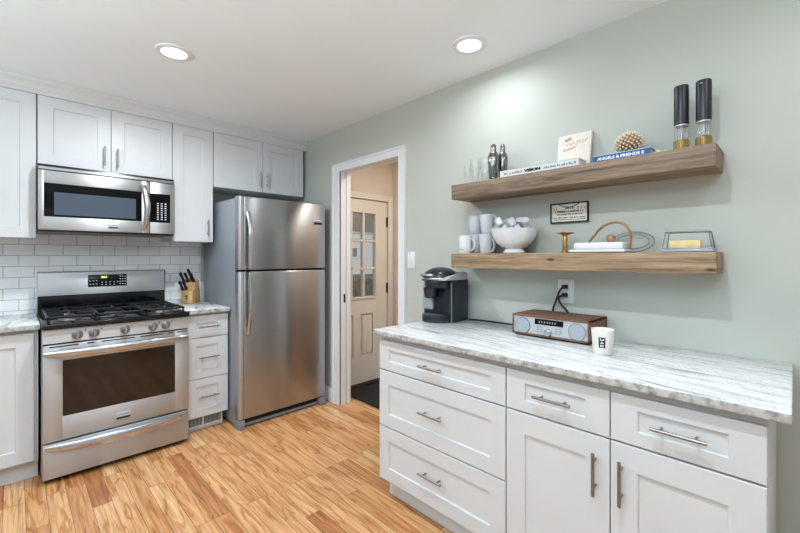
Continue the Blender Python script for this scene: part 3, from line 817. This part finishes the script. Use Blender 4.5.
obj('spine_edges', (lambda b_: (box(b_, -.1553, -.153, -3.290, -3.062, Z + .0010, Z + .0025), box(b_, -.1553, -.153, -3.290, -3.062, Z + .0335, Z + .0352), b_)[2])(B()), M['white_ink'], bl)
# openwork ball of beads
bm = B(); random.seed(11)
bx, by, bz, br_ = -.10, -3.196, Z + .0355 + .052, .052
N_ = 150
for i in range(N_):
    ph = math.acos(1 - 2 * (i + .5) / N_); th = PI * (1 + 5 ** .5) * i
    p = Vector((math.sin(ph) * math.cos(th), math.sin(ph) * math.sin(th) * 1.08, math.cos(ph) * .86)) * br_
    t = bmesh.new(); bmesh.ops.create_icosphere(t, subdivisions=1, radius=random.uniform(.0046, .0064), matrix=Matrix.Translation(Vector((bx, by, bz - .006)) + p)); join(bm, t)
obj_ball = thing('beaded_ball', 'openwork ivory beaded ball resting on the blue book', 'ornament', (bx, by, Z + .036))
obj('beads', bm, M['bead'], obj_ball)
t = bmesh.new(); bmesh.ops.create_icosphere(t, subdivisions=3, radius=.043, matrix=Matrix.Translation((bx, by, bz - .006)) @ Matrix.Diagonal((1, 1.06, .86, 1)))
obj('core', t, M['wood_handle'], obj_ball)
# short string of beads trailing behind the blue book
bm = B()
for i in range(7):
    t = bmesh.new(); bmesh.ops.create_icosphere(t, subdivisions=2, radius=.008, matrix=Matrix.Translation((-.135 + .004 * math.sin(i * 2.1), -3.302 - i * .0068, Z + .0085 + (.009 if i % 3 == 1 and i < 4 else 0)))); join(bm, t)
tag(obj('bead_string', bm, M['bead']), 'short string of ivory beads at the right end of the blue book', 'beads')
def mill(x, y, label):
    q = thing('pepper_mill', label, 'mill', (x, y, Z), 'black and brass mills')
    R_ = .0255
    bm = lathe(B(), [(0, Z + .001), (R_ * 1.02, Z + .001), (R_ * 1.02, Z + .048), (R_ * .9, Z + .050), (0, Z + .050)], x, y, 32)
    for k in range(32):
        a = 2 * PI * k / 32; cyl(bm, (x + R_ * 1.02 * math.cos(a), y + R_ * 1.02 * math.sin(a), Z + .003), (x + R_ * 1.02 * math.cos(a), y + R_ * 1.02 * math.sin(a), Z + .047), .0012, 6)
    obj('brass_base', bm, M['gold'], q)
    obj('clear_chamber', lathe(B(), [(R_ * .93, Z + .0505), (R_ * .93, Z + .105), (R_ * .86, Z + .105), (R_ * .86, Z + .0505)], x, y, 28), M['tumbler'], q)
    bm = B(); cyl(bm, (x, y - .004, Z + .05), (x, y - .004, Z + .106), .003, 10); cyl(bm, (x - .01, y + .012, Z + .05), (x - .01, y + .012, Z + .106), .002, 8); obj('rods', bm, M['nickel'], q)
    obj('collar', lathe(B(), [(0, Z + .1055), (R_ * .98, Z + .1055), (R_ * .98, Z + .110), (0, Z + .110)], x, y, 28), M['silver'], q)
    obj('sleeve', lathe(B(), [(0, Z + .1105), (R_ * 1.0, Z + .1105), (R_ * 1.0, Z + .264), (R_ * .96, Z + .268), (0, Z + .268)], x, y, 32), M['mill_black'], q)
    return q
mill(-.11, -3.387, 'black and brass pepper mill next to the blue book, left of the pair')
m2 = mill(-.11, -3.459, 'black and brass pepper mill at the right end of the upper shelf')
text('top_mark', '••', M['white_ink'], m2, (-.1358, -3.455, Z + .253), .012, 'X')

# ------------------------------------------------------------------ lower shelf
Z = 1.323
def mug(x, y, z, r0, r1, h, hang, m, label, handle_r=.028, hz=.5, thick=.0052):
    """r0 at the base, r1 at the rim; handle leaves towards angle hang"""
    q = thing('mug', label, 'mug', (x, y, z), 'mugs on the lower shelf')
    obj('cup', lathe(B(), [(0, z + .0008), (r0 * .9, z + .0008), (r0, z + .006), (r0 + (r1 - r0) * .5, z + h * .5), (r1, z + h - .002), (r1 - .002, z + h), (r1 - .005, z + h - .003), (r0 - .004, z + .01), (0, z + .009)], x, y, 30), m, q)
    ca, sa = math.cos(hang), math.sin(hang); pts = []
    for i in range(13):
        a = -PI / 2 + PI * i / 12
        rr = (r0 + r1) / 2 - .003 + handle_r * math.cos(a); pts.append((x + ca * rr, y + sa * rr, z + h * hz + h * .33 * math.sin(a)))
    obj('handle', tube(B(), pts, thick, 10), m, q)
    return q
wm = mug(-.158, -2.355, Z, .0345, .037, .103, math.radians(-78), M['white'], 'white mug with small print at the left end of the lower shelf', .026)
text('small_print', 'COFFEE', M['grey_ink'], wm, (-.158 - .0355, -2.352, Z + .022), .0095, 'X', sx=1.1)
mug(-.082, -2.378, Z, .036, .043, .112, math.radians(-75), M['bluewhite'], 'pale grey mug behind the white mug, bottom of a stack of two', .02)
mug(-.082, -2.378, Z + .113, .036, .0435, .108, math.radians(88), M['bluewhite'], 'pale grey mug stacked behind and above the white mug', .016)
mug(-.112, -2.468, Z, .0325, .0415, .112, math.radians(-95), M['bluewhite'], 'tapered grey mug beside the footed bowl, bottom of its stack', .024, .42)
mug(-.112, -2.474, Z + .113, .033, .0425, .108, math.radians(-80), M['bluewhite'], 'tapered mug beside the footed bowl, top of its stack', .024, .62)
# footed scalloped bowl
bx, by = -.113, -2.645
q = thing('footed_bowl', 'white footed bowl with scalloped rim holding coffee pods', 'bowl', (bx, by, Z))
def scallop(prof, n=72, lobes=18):
    bm = lathe(B(), prof, bx, by, n)
    for v in bm.verts:
        dx, dy = v.co.x - bx, v.co.y - by; R_ = math.hypot(dx, dy); t = (v.co.z - Z - .03) / .10
        if R_ > .05 and t > .1:
            k = 1 + .018 * max(0, t) ** 2 * math.cos(lobes * math.atan2(dy, dx)); v.co.x = bx + dx * k; v.co.y = by + dy * k
            if t > .85: v.co.z += .003 * math.cos(lobes * math.atan2(dy, dx))
    return bm
RB = .122
obj('bowl', scallop([(.030, Z + .024), (.062, Z + .032), (.092, Z + .055), (.112, Z + .088), (RB - .002, Z + .122), (RB, Z + .131), (RB - .006, Z + .131), (.106, Z + .088), (.086, Z + .058), (.058, Z + .039), (0, Z + .036)]), M['white'], q)
obj('foot', lathe(B(), [(0, Z + .001), (.056, Z + .001), (.058, Z + .006), (.050, Z + .016), (.046, Z + .026), (.05, Z + .031), (0, Z + .033)], bx, by, 40), M['white'], q)
# coffee pods heaped in the bowl
random.seed(21)
def pod_mesh():
    return lathe(B(), [(0, -.019), (.0145, -.019), (.016, -.016), (.019, .016), (.0215, .0175), (.0215, .019), (.0, .019)], 0, 0, 20), lathe(B(), [(0, .0193), (.0205, .0193), (.0205, .0202), (0, .0204)], 0, 0, 20)
spots = []
for k in range(7): a = 2 * PI * k / 7 + .3; spots.append((.074 * math.cos(a), .074 * math.sin(a), .126))
for k in range(5): a = 2 * PI * k / 5 + .9; spots.append((.036 * math.cos(a), .036 * math.sin(a), .164))
spots += [(-.066, .050, .165), (-.080, -.030, .160), (-.034, -.080, .160), (.0, .0, .112)]
pod0 = None
wheres = ['near the left rim', 'at the back left', 'at the back', 'at the back right', 'near the right rim', 'at the front right', 'at the front left', 'in the middle left', 'behind the middle', 'right of the middle', 'front of the middle', 'left of the middle', 'at the front rim', 'at the front right rim', 'near the right front', 'under the middle of the heap']
for i, (dx, dy, dz) in enumerate(spots):
    lab = 'small white coffee pod in the footed bowl, ' + wheres[i]
    if pod0 is None:
        pod0 = thing('coffee_pod', lab, 'coffee pod', (0, 0, 0), 'coffee pods heaped in the bowl')
        a, b_ = pod_mesh(); obj('cup', a, M['pod'], pod0); obj('foil_lid', b_, M['foil'], pod0); p = pod0
    else: p = dup(pod0, (0, 0, 0), lab)
    p.location = (bx + dx, by + dy, Z + dz)
    p.rotation_euler = (random.uniform(-.7, .7), random.uniform(-.7, .7), random.uniform(0, 6))
# brass holder with a flower-shaped top
hx, hy = -.12, -2.922
q = thing('candle_holder', 'small brass candle holder with petal-shaped top on the lower shelf', 'candle holder', (hx, hy, Z))
bm = lathe(B(), [(0, Z + .001), (.022, Z + .001), (.022, Z + .005), (.011, Z + .010), (.010, Z + .022), (.013, Z + .03), (.010, Z + .045), (.012, Z + .062), (.009, Z + .078), (.014, Z + .088), (0, Z + .09)], hx, hy, 24); obj('stem', bm, M['brass'], q)
bm = B()
n_ = 48; t = bmesh.new(); ce = t.verts.new((hx, hy, Z + .089)); ring = []; ring2 = []
for i in range(n_):
    a = 2 * PI * i / n_; R_ = .033 + .009 * math.cos(6 * a); ring.append(t.verts.new((hx + R_ * math.cos(a), hy + R_ * math.sin(a), Z + .100))); ring2.append(t.verts.new((hx + R_ * .6 * math.cos(a), hy + R_ * .6 * math.sin(a), Z + .090)))
cb_ = t.verts.new((hx, hy, Z + .084)); ring3 = [t.verts.new((v.co.x, v.co.y, v.co.z - .004)) for v in ring]
for i in range(n_):
    j = (i + 1) % n_; t.faces.new((ce, ring2[i], ring2[j])); t.faces.new((ring2[i], ring[i], ring[j], ring2[j])); t.faces.new((ring[i], ring3[i], ring3[j], ring[j])); t.faces.new((ring3[i], cb_, ring3[j]))
bmesh.ops.recalc_face_normals(t, faces=t.faces); join(bm, t); obj('petal_dish', bm, M['brass'], q)
# white lidded dish with an arched wooden handle
q = thing('serving_dish', 'low white dish with tall arched wooden handle', 'dish', (-.125, -3.085, Z))
bm = B(); box(bm, -.195, -.045, -3.205, -2.968, Z + .001, Z + .014, .006, 3); obj('tray', bm, M['white'], q)
bm = B(); box(bm, -.180, -.060, -3.192, -2.985, Z + .0145, Z + .046, .010, 3); obj('lid', bm, M['white'], q)
pts = [(-.12, -3.030, Z + .044), (-.12, -3.038, Z + .056), (-.12, -3.056, Z + .078), (-.12, -3.075, Z + .103), (-.12, -3.098, Z + .123), (-.12, -3.120, Z + .132), (-.12, -3.145, Z + .136), (-.12, -3.170, Z + .131), (-.12, -3.190, Z + .116), (-.12, -3.203, Z + .092), (-.12, -3.208, Z + .066), (-.12, -3.206, Z + .042), (-.12, -3.203, Z + .022)]
obj('handle', tube(B(), pts, .0105, 10, flat=.5, up=(1, 0, 0)), M['wood_handle'], q)
kb = tag(obj('wooden_ball', lathe(B(), [(0, Z + .0465), (.008, Z + .047), (.0165, Z + .054), (.020, Z + .064), (.0185, Z + .074), (.011, Z + .082), (0, Z + .084)], -.09, -3.118, 24), M['wood_handle']), 'small round wooden ball sitting on the white dish', 'ornament')
# oval wire trivet leaning behind the dish
q = thing('wire_trivet', 'oval grey wire trivet leaning on the wall behind the white dish', 'trivet', (-.03, -3.215, Z))
cy_, cz_ = -3.188, Z + .049
for (rw, rh, nm) in ((.088, .0465, 'outer_wire'), (.068, .032, 'inner_wire')):
    pts = [(-.030 + .020 * math.sin(a) * rh / .0465, cy_ + rw * math.cos(a), cz_ + rh * math.sin(a)) for a in [2 * PI * i / 48 for i in range(48)]]
    obj(nm, tube(B(), pts, .0018, 8, True), M['rim'], q)
# butter dish: clear lid with grey edges over a stick of butter
q = thing('butter_dish', 'clear butter dish with grey edges at the right end of the lower shelf', 'butter dish', (-.10, -3.405, Z))
bx0, bx1, by0, by1 = -.150, -.055, -3.494, -3.322
bm = B(); box(bm, bx0, bx1, by0, by1, Z + .001, Z + .012, .004); obj('base', bm, M['tank'], q)
ti = .016; zt = Z + .081; zb = Z + .018
lo_ = [(bx0 + .006, by0 + .006), (bx1 - .006, by0 + .006), (bx1 - .006, by1 - .006), (bx0 + .006, by1 - .006)]
hi_ = [(bx0 + ti, by0 + ti), (bx1 - ti, by0 + ti), (bx1 - ti, by1 - ti), (bx0 + ti, by1 - ti)]
t = bmesh.new(); a = [t.verts.new((*p, zb)) for p in lo_]; b_ = [t.verts.new((*p, zt)) for p in hi_]
for i in range(4): t.faces.new((a[i], a[(i + 1) % 4], b_[(i + 1) % 4], b_[i]))
t.faces.new(b_); bmesh.ops.recalc_face_normals(t, faces=t.faces); obj('lid', t, M['tumbler'], q)
bm = B()
for i in range(4):
    j = (i + 1) % 4
    cyl(bm, (*hi_[i], zt), (*hi_[j], zt), .0032, 8); cyl(bm, (*lo_[i], zb - .004), (*lo_[j], zb - .004), .0028, 8); cyl(bm, (*lo_[i], zb - .004), (*hi_[i], zt), .0022, 8)
obj('edges', bm, M['rim'], q)
tag(obj('butter', box(B(), -.135, -.085, -3.452, -3.348, Z + .0125, Z + .047, .003), M['butter']), 'yellow stick of butter inside the clear dish', 'butter')

# ------------------------------------------------------------------ on the green wall
q = thing('framed_sign', 'small printed sign in thin black frame between the two shelves', 'sign', (-.01, -2.896, 1.53))
bm = B(); y0, y1, z0, z1 = -2.992, -2.800, 1.4795, 1.5815
for (a, b_, c, d) in ((y0, y1, z0, z0 + .006), (y0, y1, z1 - .006, z1), (y0, y0 + .006, z0, z1), (y1 - .006, y1, z0, z1)): box(bm, -.016, -.0005, a, b_, c, d, .001, 1)
obj('frame', bm, M['ink'], q)
obj('paper', box(B(), -.0095, -.0005, y0 + .005, y1 - .005, z0 + .005, z1 - .005), M['sign_paper'], q)
bm = B(); random.seed(9)
for (zz, hh, ya, yb) in ((1.550, .007, -2.875, -2.920), (1.533, .011, -2.825, -2.965), (1.519, .007, -2.835, -2.96), (1.503, .006, -2.815, -2.975), (1.494, .004, -2.82, -2.97)):
    y = ya
    while y > yb:
        w_ = random.uniform(.003, .007); box(bm, -.0102, -.0092, y - w_, y, zz, zz + hh * random.uniform(.6, 1)); y -= w_ + random.choice((.0015, .002, .005))
pts = [(-.0098, -2.845 - .102 * t, 1.567 + .016 * (2 * t - 1) ** 2 - .008) for t in [i / 14 for i in range(15)]]; tube(bm, pts, .0022, 6)
obj('print', bm, M['ink'], q)
bm = B(); random.seed(4)
for y in (-2.815, -2.83, -2.938, -2.953, -2.972): box(bm, -.0100, -.0092, y - .007, y, 1.545, 1.545 + random.uniform(.012, .022))
obj('ornament', bm, M['ochre'], q)
q = thing('light_switch', 'white light switch on the wall beside the doorway', 'switch', (-.003, -1.775, 1.28))
obj('plate', box(B(), -.007, -.0005, -1.813, -1.737, 1.219, 1.339, .002), M['plate'], q)
obj('rocker', box(B(), -.011, -.006, -1.792, -1.758, 1.245, 1.313, .002), M['plate'], q)
q = thing('wall_outlet', 'white wall outlet with two plugs, above the tabletop radio', 'outlet', (-.003, -2.879, 1.127))
obj('plate', box(B(), -.007, -.0005, -2.921, -2.837, 1.065, 1.189, .002), M['plate'], q)
for z in (1.150, 1.108): obj('socket', box(B(), -.009, -.006, -2.895, -2.863, z - .016, z + .016, .003), M['plate'], q)
def cord(pts, r_=.0052):
    """smooth cable through pts"""
    P = [Vector(p) for p in pts]; out = []
    for i in range(len(P) - 1):
        p0, p1, p2, p3 = P[max(i - 1, 0)], P[i], P[i + 1], P[min(i + 2, len(P) - 1)]
        for k in range(8):
            t = k / 8; out.append(.5 * ((2 * p1) + (p2 - p0) * t + (2 * p0 - 5 * p1 + 4 * p2 - p3) * t * t + (3 * p1 - p0 - 3 * p2 + p3) * t ** 3))
    out.append(P[-1]); return tube(B(), out, r_, 8)
def wire(parent, z, pts):
    w_ = obj('power_cord', cord(pts), M['rubber'], parent)
    obj('plug', box(B(), -.034, -.0095, -2.892, -2.866, z - .010, z + .010, .004), M['rubber'], w_)

# ------------------------------------------------------------------ on the long counter
Z = .914
q = thing('coffee_maker', 'black single-cup coffee maker with side water tank at the doorway end of counter', 'coffee maker', (-.17, -2.17, Z))
YR, YL = -2.300, -2.150
YT = -2.078          # left edge of tray, head and lid
bm = B(); box(bm, -.205, -.045, YR, YL, Z + .001, Z + .252, .008, 3); box(bm, -.058, -.045, YL, -2.075, Z + .001, Z + .252, .006, 3); obj('body', bm, M['kblack'], q)
# front half: side cheek and recess, drip tray
bm = B(); box(bm, -.212, -.204, YR + .002, YR + .010, Z + .004, Z + .238, .002); obj('side_trim', bm, M['nickel'], q)
t_ = [(-.204, YT - .002)] + [(-.215 - .078 * math.sin(PI * i / 16) ** .6, YT - .004 - (YT - YR - .022) * i / 16) for i in range(17)] + [(-.204, YR + .018)]
bm = prism(B(), t_, 'z', Z + .002, Z + .040, .003); dt = obj('drip_tray', bm, M['kblack'], q)
bm = B()
for i in range(7): box(bm, -.275 + abs(i - 3) * .006, -.212, YT - .040 - i * .021, YT - .034 - i * .021, Z + .0405, Z + .043)
obj('tray_grate', bm, M['grey_plastic'], dt)
# brew head: rounded lid over the front with a silver collar
def head(z0, z1, grow, xf, bev):
    p = [(-.06, YT - .004 + grow)] + [(-.19 - (xf) * math.sin(PI * i / 16) ** .55, YT - .004 + grow - (YT - YR - .008 + 2 * grow) * i / 16) for i in range(17)] + [(-.06, YR + .004 - grow)]
    return prism(B(), p, 'z', z0, z1, bev)
obj('brew_head', head(Z + .205, Z + .252, -.012, .095, .006), M['kblack'], q)
obj('silver_collar', head(Z + .252, Z + .266, .003, .105, .004), M['chrome'], q)
bm = lathe(B(), [(0, Z + .142), (.030, Z + .142), (.036, Z + .150), (.044, Z + .205), (0, Z + .205)], -.247, -2.165, 24); obj('nozzle', bm, M['kblack'], q)
bm = B(); t = bmesh.new()
bmesh.ops.create_uvsphere(t, u_segments=28, v_segments=16, radius=1, matrix=Matrix.Translation((-.175, -2.185, Z + .266)) @ Matrix.Diagonal((.115, .102, .062, 1)))
bmesh.ops.bisect_plane(t, geom=list(t.verts) + list(t.edges) + list(t.faces), plane_co=(0, 0, Z + .2662), plane_no=(0, 0, 1), clear_inner=True)
bmesh.ops.holes_fill(t, edges=[e for e in t.edges if e.is_boundary]); join(bm, t)
obj('lid', bm, M['kblack'], q)
tb = [(-.262, -2.105), (-.300, -2.150), (-.300, -2.205), (-.262, -2.252)]
pts = [(-.205, YT + .004, Z + .262)] + [(-.195 - .115 * math.sin(PI * i / 12) ** .7, YT - .004 - (YT - YR - .06) * i / 12, Z + .272 + .012 * math.sin(PI * i / 12)) for i in range(1, 12)] + [(-.205, YR + .05, Z + .266)]
obj('lift_handle', tube(B(), pts, .007, 10), M['chrome'], q)
# sloping silver control deck on the right
bm = prism(B(), [(-.285, Z + .252), (-.06, Z + .252), (-.06, Z + .292), (-.10, Z + .300), (-.22, Z + .276)], 'y', YR - .004, YR + .05, .005); cd = obj('control_deck', bm, M['silver'], q)
def slope(x): return Z + .276 + (x + .22) / .12 * .024
bm = B(); prism(bm, [(-.205, slope(-.205) + .0008), (-.120, slope(-.12) + .0008), (-.120, slope(-.12) - .004), (-.205, slope(-.205) - .004)], 'y', YR + .012, YR + .036); obj('display', bm, M['black_glass'], cd)
bm = B()
for i in range(3): prism(bm, [(-.19 + i * .026, slope(-.19 + i * .026) + .003), (-.178 + i * .026, slope(-.178 + i * .026) + .003), (-.178 + i * .026, slope(-.178 + i * .026) - .002), (-.19 + i * .026, slope(-.19 + i * .026) - .002)], 'y', YR + .002, YR + .009)
obj('buttons', bm, M['chrome'], cd)
# water tank
bm = B(); box(bm, -.212, -.060, YL + .002, -2.066, Z + .062, Z + .240, .012, 3); wt = obj('water_tank', bm, M['tank'], q)
obj('tank_lid', box(B(), -.216, -.056, YL + .002, -2.064, Z + .2405, Z + .2515, .004, 3), M['kblack'], wt)
obj('tank_base', box(B(), -.200, -.06, YL + .002, -2.070, Z + .001, Z + .0615, .006, 2), M['kblack'], wt)

obj('power_cord', cord([(-.0085, -2.703, .9200), (-.016, -2.66, .9200), (-.025, -2.58, .9200), (-.022, -2.45, .9200), (-.03, -2.36, .9200), (-.050, -2.303, .9203)]), M['rubber'], q)
q = thing('tabletop_radio', 'walnut tabletop radio with silver front and two round speakers', 'radio', (-.125, -2.892, Z))
y0, y1 = -3.078, -2.706; z0, z1 = Z + .008, Z + .105
bm = B(); th = .009
box(bm, -.241, -.0135, y0, y1, z1 - th, z1, .002); box(bm, -.241, -.0135, y0, y1, z0, z0 + th, .002); box(bm, -.241, -.0135, y0, y0 + th, z0, z1, .002); box(bm, -.241, -.0135, y1 - th, y1, z0, z1, .002); box(bm, -.02, -.0135, y0, y1, z0, z1)
obj('case', bm, M['walnut'], q)
fp = obj('front_panel', box(B(), -.237, -.025, y0 + th, y1 - th, z0 + th, z1 - th), M['silver'], q)
for yc in (-2.762, -3.024):
    s_ = obj('speaker', tube(B(), [(-.2372, yc, .9655), (-.2395, yc, .9655), (-.2396, yc, .9655)], [.037, .037, .0355], 36), M['cone'], fp)
    obj('speaker_ring', tube(B(), [(-.2392, yc + .0375 * math.cos(a), .9655 + .0375 * math.sin(a)) for a in [2 * PI * i / 36 for i in range(36)]], .0016, 6, True), M['nickel'], s_)
obj('display', box(B(), -.2385, -.236, -2.962, -2.824, .979, 1.006, .0005, 1), M['black_glass'], fp)
obj('display_digits', (lambda b_: ([box(b_, -.2388, -.2384, -2.85 - i * .013, -2.844 - i * .013, .987, .997) for i in range(7)], b_)[1])(B()), M['grey_ink'], fp)
obj('knob', tube(B(), [(-.237, -2.893, .9475), (-.2375, -2.893, .9475), (-.256, -2.893, .9475), (-.258, -2.893, .9475)], [.017, .0165, .0155, .013], 28), M['chrome'], fp)
obj('button_rows', (lambda b_: ([box(b_, -.2386, -.2365, yy - .010, yy, zz, zz + .003) for yy in (-2.835, -2.852, -2.925, -2.942) for zz in (.944, .955, .966)], b_)[1])(B()), M['nickel'], fp)
obj('base', box(B(), -.230, -.02, y0 + .012, y1 - .012, Z + .001, Z + .008), M['rubber'], q)
wire(q, 1.108, [(-.030, -2.868, 1.106), (-.040, -2.856, 1.092), (-.038, -2.866, 1.062), (-.032, -2.893, 1.030), (-.0105, -2.905, .99), (-.0085, -2.90, .975), (-.015, -2.90, .965)])
wire(q, 1.150, [(-.030, -2.872, 1.148), (-.038, -2.860, 1.128), (-.034, -2.840, 1.078), (-.030, -2.823, 1.035), (-.0105, -2.815, .99), (-.0085, -2.82, .975), (-.015, -2.83, .965)])
# candle
cx_, cy_ = -.345, -3.166
q = thing('candle', 'white candle in tumbler with small black label in front of the radio', 'candle', (cx_, cy_, Z))
obj('tumbler', lathe(B(), [(0, Z + .001), (.0325, Z + .001), (.035, Z + .005), (.0425, Z + .100), (.0405, Z + .1005), (.0385, Z + .092), (0, Z + .090)], cx_, cy_, 36), M['wax'], q)
obj('wick', (lambda b_: cyl(b_, (cx_, cy_, Z + .089), (cx_, cy_, Z + .098), .0015, 8))(B()), M['wick'], q)
lb = B(); t = bmesh.new(); gr = []
a0_ = math.radians(203)
def candle_at(ang, z, e=.0006):
    R_ = .035 + (.0425 - .035) * (z - Z - .005) / .095 + e
    return (cx_ + R_ * math.cos(ang), cy_ + R_ * math.sin(ang), z)
ga = math.radians(176)
for i in range(7):
    a = ga + math.radians(36) * i / 6; gr.append([t.verts.new(candle_at(a, z)) for z in (Z + .030, Z + .072)])
for A, D in zip(gr, gr[1:]): t.faces.new((A[0], D[0], D[1], A[1]))
bmesh.ops.recalc_face_normals(t, faces=t.faces); join(lb, t); lab_ = obj('label', lb, M['ink'], q)
bm = B(); t = bmesh.new()
def strip(ang0, ang1, z0_, z1_):
    p = [candle_at(ga + math.radians(ang0 + (ang1 - ang0) * k / 3), zz, .001) for k in range(4) for zz in (z0_, z1_)]
    vv = [t.verts.new(c) for c in p]
    for k in range(3): t.faces.new((vv[2 * k], vv[2 * k + 2], vv[2 * k + 3], vv[2 * k + 1]))
# three block letters, read sideways
strip(8, 28, Z + .034, Z + .0365); strip(8, 28, Z + .040, Z + .0425); strip(8, 12, Z + .034, Z + .0425)
strip(8, 28, Z + .048, Z + .0505); strip(16, 20, Z + .0505, Z + .056)
strip(8, 28, Z + .060, Z + .0625); strip(24, 28, Z + .060, Z + .068); strip(8, 12, Z + .060, Z + .068)
bmesh.ops.recalc_face_normals(t, faces=t.faces); join(bm, t); obj('label_lettering', bm, M['white_ink'], lab_)

# ------------------------------------------------------------------ knife block
bx0, bx1 = -1.047, -.953
q = thing('knife_block', 'slanted beech knife block on the counter between stove and fridge', 'knife block', (-1.0, -.10, Z))
# side profile in (y, z); slots open on the face that slants towards the room
bm = prism(B(), [(-.150, Z + .001), (-.020, Z + .001), (-.020, Z + .10), (-.062, Z + .200), (-.112, Z + .168), (-.108, Z + .125), (-.155, Z + .105)], 'x', bx0, bx1, .003)
obj('block', bm, M['block'], q)
obj('maker_mark', (lambda b_: (tube(b_, [(-1.0, -.1525, Z + .062), (-1.0, -.1545, Z + .062)], [.009, .009], 16), box(b_, -1.013, -.987, -.1545, -.152, Z + .040, Z + .045), b_)[2])(B()), M['bronze'], q)
k0 = None
dirv = Vector((-.10, -.50, .86)).normalized()
KC = Vector((-.982, -.125, Z)); KA = math.radians(-44); KR = Matrix.Rotation(KA, 3, 'Z')
q.location = KC; q.rotation_euler = (0, 0, KA)
for i, (x, y, z, L_, lab) in enumerate(((-1.030, -.148, Z + .114, .085, 'black-handled knife in the lowest slot at the left front of the block'),
                                   (-1.004, -.142, Z + .117, .080, 'black-handled knife in the low front row, right of the lowest one'),
                                   (-1.032, -.1185, Z + .168, .105, 'black-handled knife at the upper left of the block'),
                                   (-1.012, -.100, Z + .181, .085, 'black-handled knife between the upper left and the tallest one'),
                                   (-.985, -.085, Z + .190, .110, 'tallest black-handled knife at the top of the block'),
                                   (-.963, -.102, Z + .180, .080, 'black-handled knife at the upper right of the block'))):
    q = thing('knife', lab, 'knife', (x, y, z), 'knives in the block')
    b0 = Vector((x, y, z)); pts = [b0 + dirv * s for s in (.001, .006, L_ * .5, L_ * .9, L_)]
    obj('handle', tube(B(), pts, [.0095, .0100, .009, .011, .008], 10, flat=1.35, up=(1, 0, 0)), M['blackp'], q)
    bo_ = obj('bolster', tube(B(), [b0 - dirv * .002, b0 + dirv * .0012], [.006, .007], 10), M['chrome'], q)
    q.location = KC + KR @ (Vector((x, y, z)) - Vector((-1.0, -.10, Z))); q.rotation_euler = (0, 0, KA)

# ------------------------------------------------------------------ hall floor mat, outside
tag(obj('door_mat', box(B(), .185, .87, -1.55, -.695, .0005, .012, .004), M['mat']), 'black door mat on the hall floor', 'mat')

# outside, seen through the lites of the hall door
M['snow'] = mat('pale_ground', (232, 234, 238), .9)
M['porch'] = mat('grey_porch_boards', (150, 146, 140), .7)
M['house'] = mat('white_siding', (250, 251, 252), .8)
M['hedge'] = mat('dark_hedge', (48, 62, 46), .9, var=.5, scale=40, bump=.5)
M['slate'] = mat('blue_grey_slate', (98, 106, 118), .7)
struct('trim_8', box(B(), -3.0, 9.0, .125, 14.0, -.12, -.02), M['snow'], label='pale ground outside the hall door')
q = thing('porch_roof', 'grey boarded porch roof outside the hall door', 'porch roof', (1.6, .9, 2.0))
bm = B()
for k in range(12): box(bm, .2, 3.6, -.45 + k * .16, -.295 + k * .16, 2.06, 2.08)
obj('boards', bm, M['porch'], q); obj('beam', box(B(), .2, 3.6, 1.46, 1.56, 1.72, 2.06), M['porch'], q)
obj('beam_trim', box(B(), .2, 3.6, 1.44, 1.58, 1.69, 1.72), M['house'], q); obj('gutter', box(B(), .2, 3.6, 1.60, 1.68, 1.56, 1.61), M['slate'], q)
for x in (.40, 2.9): obj('post', box(B(), x - .05, x + .05, 1.46, 1.56, -.02, 1.69), M['house'], q)
q = thing('porch_railing', 'blue grey porch railing outside the hall door', 'railing', (1.6, 1.5, 0))
obj('top_rail', box(B(), .46, 2.84, 1.47, 1.55, .93, 1.0), M['slate'], q); obj('bottom_rail', box(B(), .46, 2.84, 1.49, 1.53, .10, .15), M['slate'], q)
for k in range(18): obj('baluster', box(B(), .55 + k * .13, .58 + k * .13, 1.495, 1.525, .15, .93), M['bronze'], q)
q = thing('white_house', 'white house across the yard seen through the door lites', 'house', (4.2, 8.6, 0))
obj('walls', box(B(), 1.2, 9.0, 8.0, 9.5, -.02, 3.0), M['house'], q)
obj('roof', prism(B(), [(7.6, 3.0), (9.9, 3.0), (8.75, 4.2)], 'x', .9, 9.3), M['slate'], q)
for x in (3.0, 4.3, 5.6, 6.9): obj('window', box(B(), x, x + .3, 7.97, 8.0, 1.30, 1.62), M['slate'], q)
bm = B(); random.seed(2)
for k in range(330):
    t = bmesh.new(); bmesh.ops.create_icosphere(t, subdivisions=1, radius=random.uniform(.07, .15), matrix=Matrix.Translation((random.uniform(.6, 4.6), random.uniform(2.2, 2.6), random.uniform(.05, .78)))); join(bm, t)
for v in bm.verts: v.co += Vector((random.uniform(-1, 1), random.uniform(-1, 1), random.uniform(-1, 1))) * .03
tag(obj('hedge', bm, M['hedge']), 'dark green hedge outside behind the lower door lites', 'hedge')
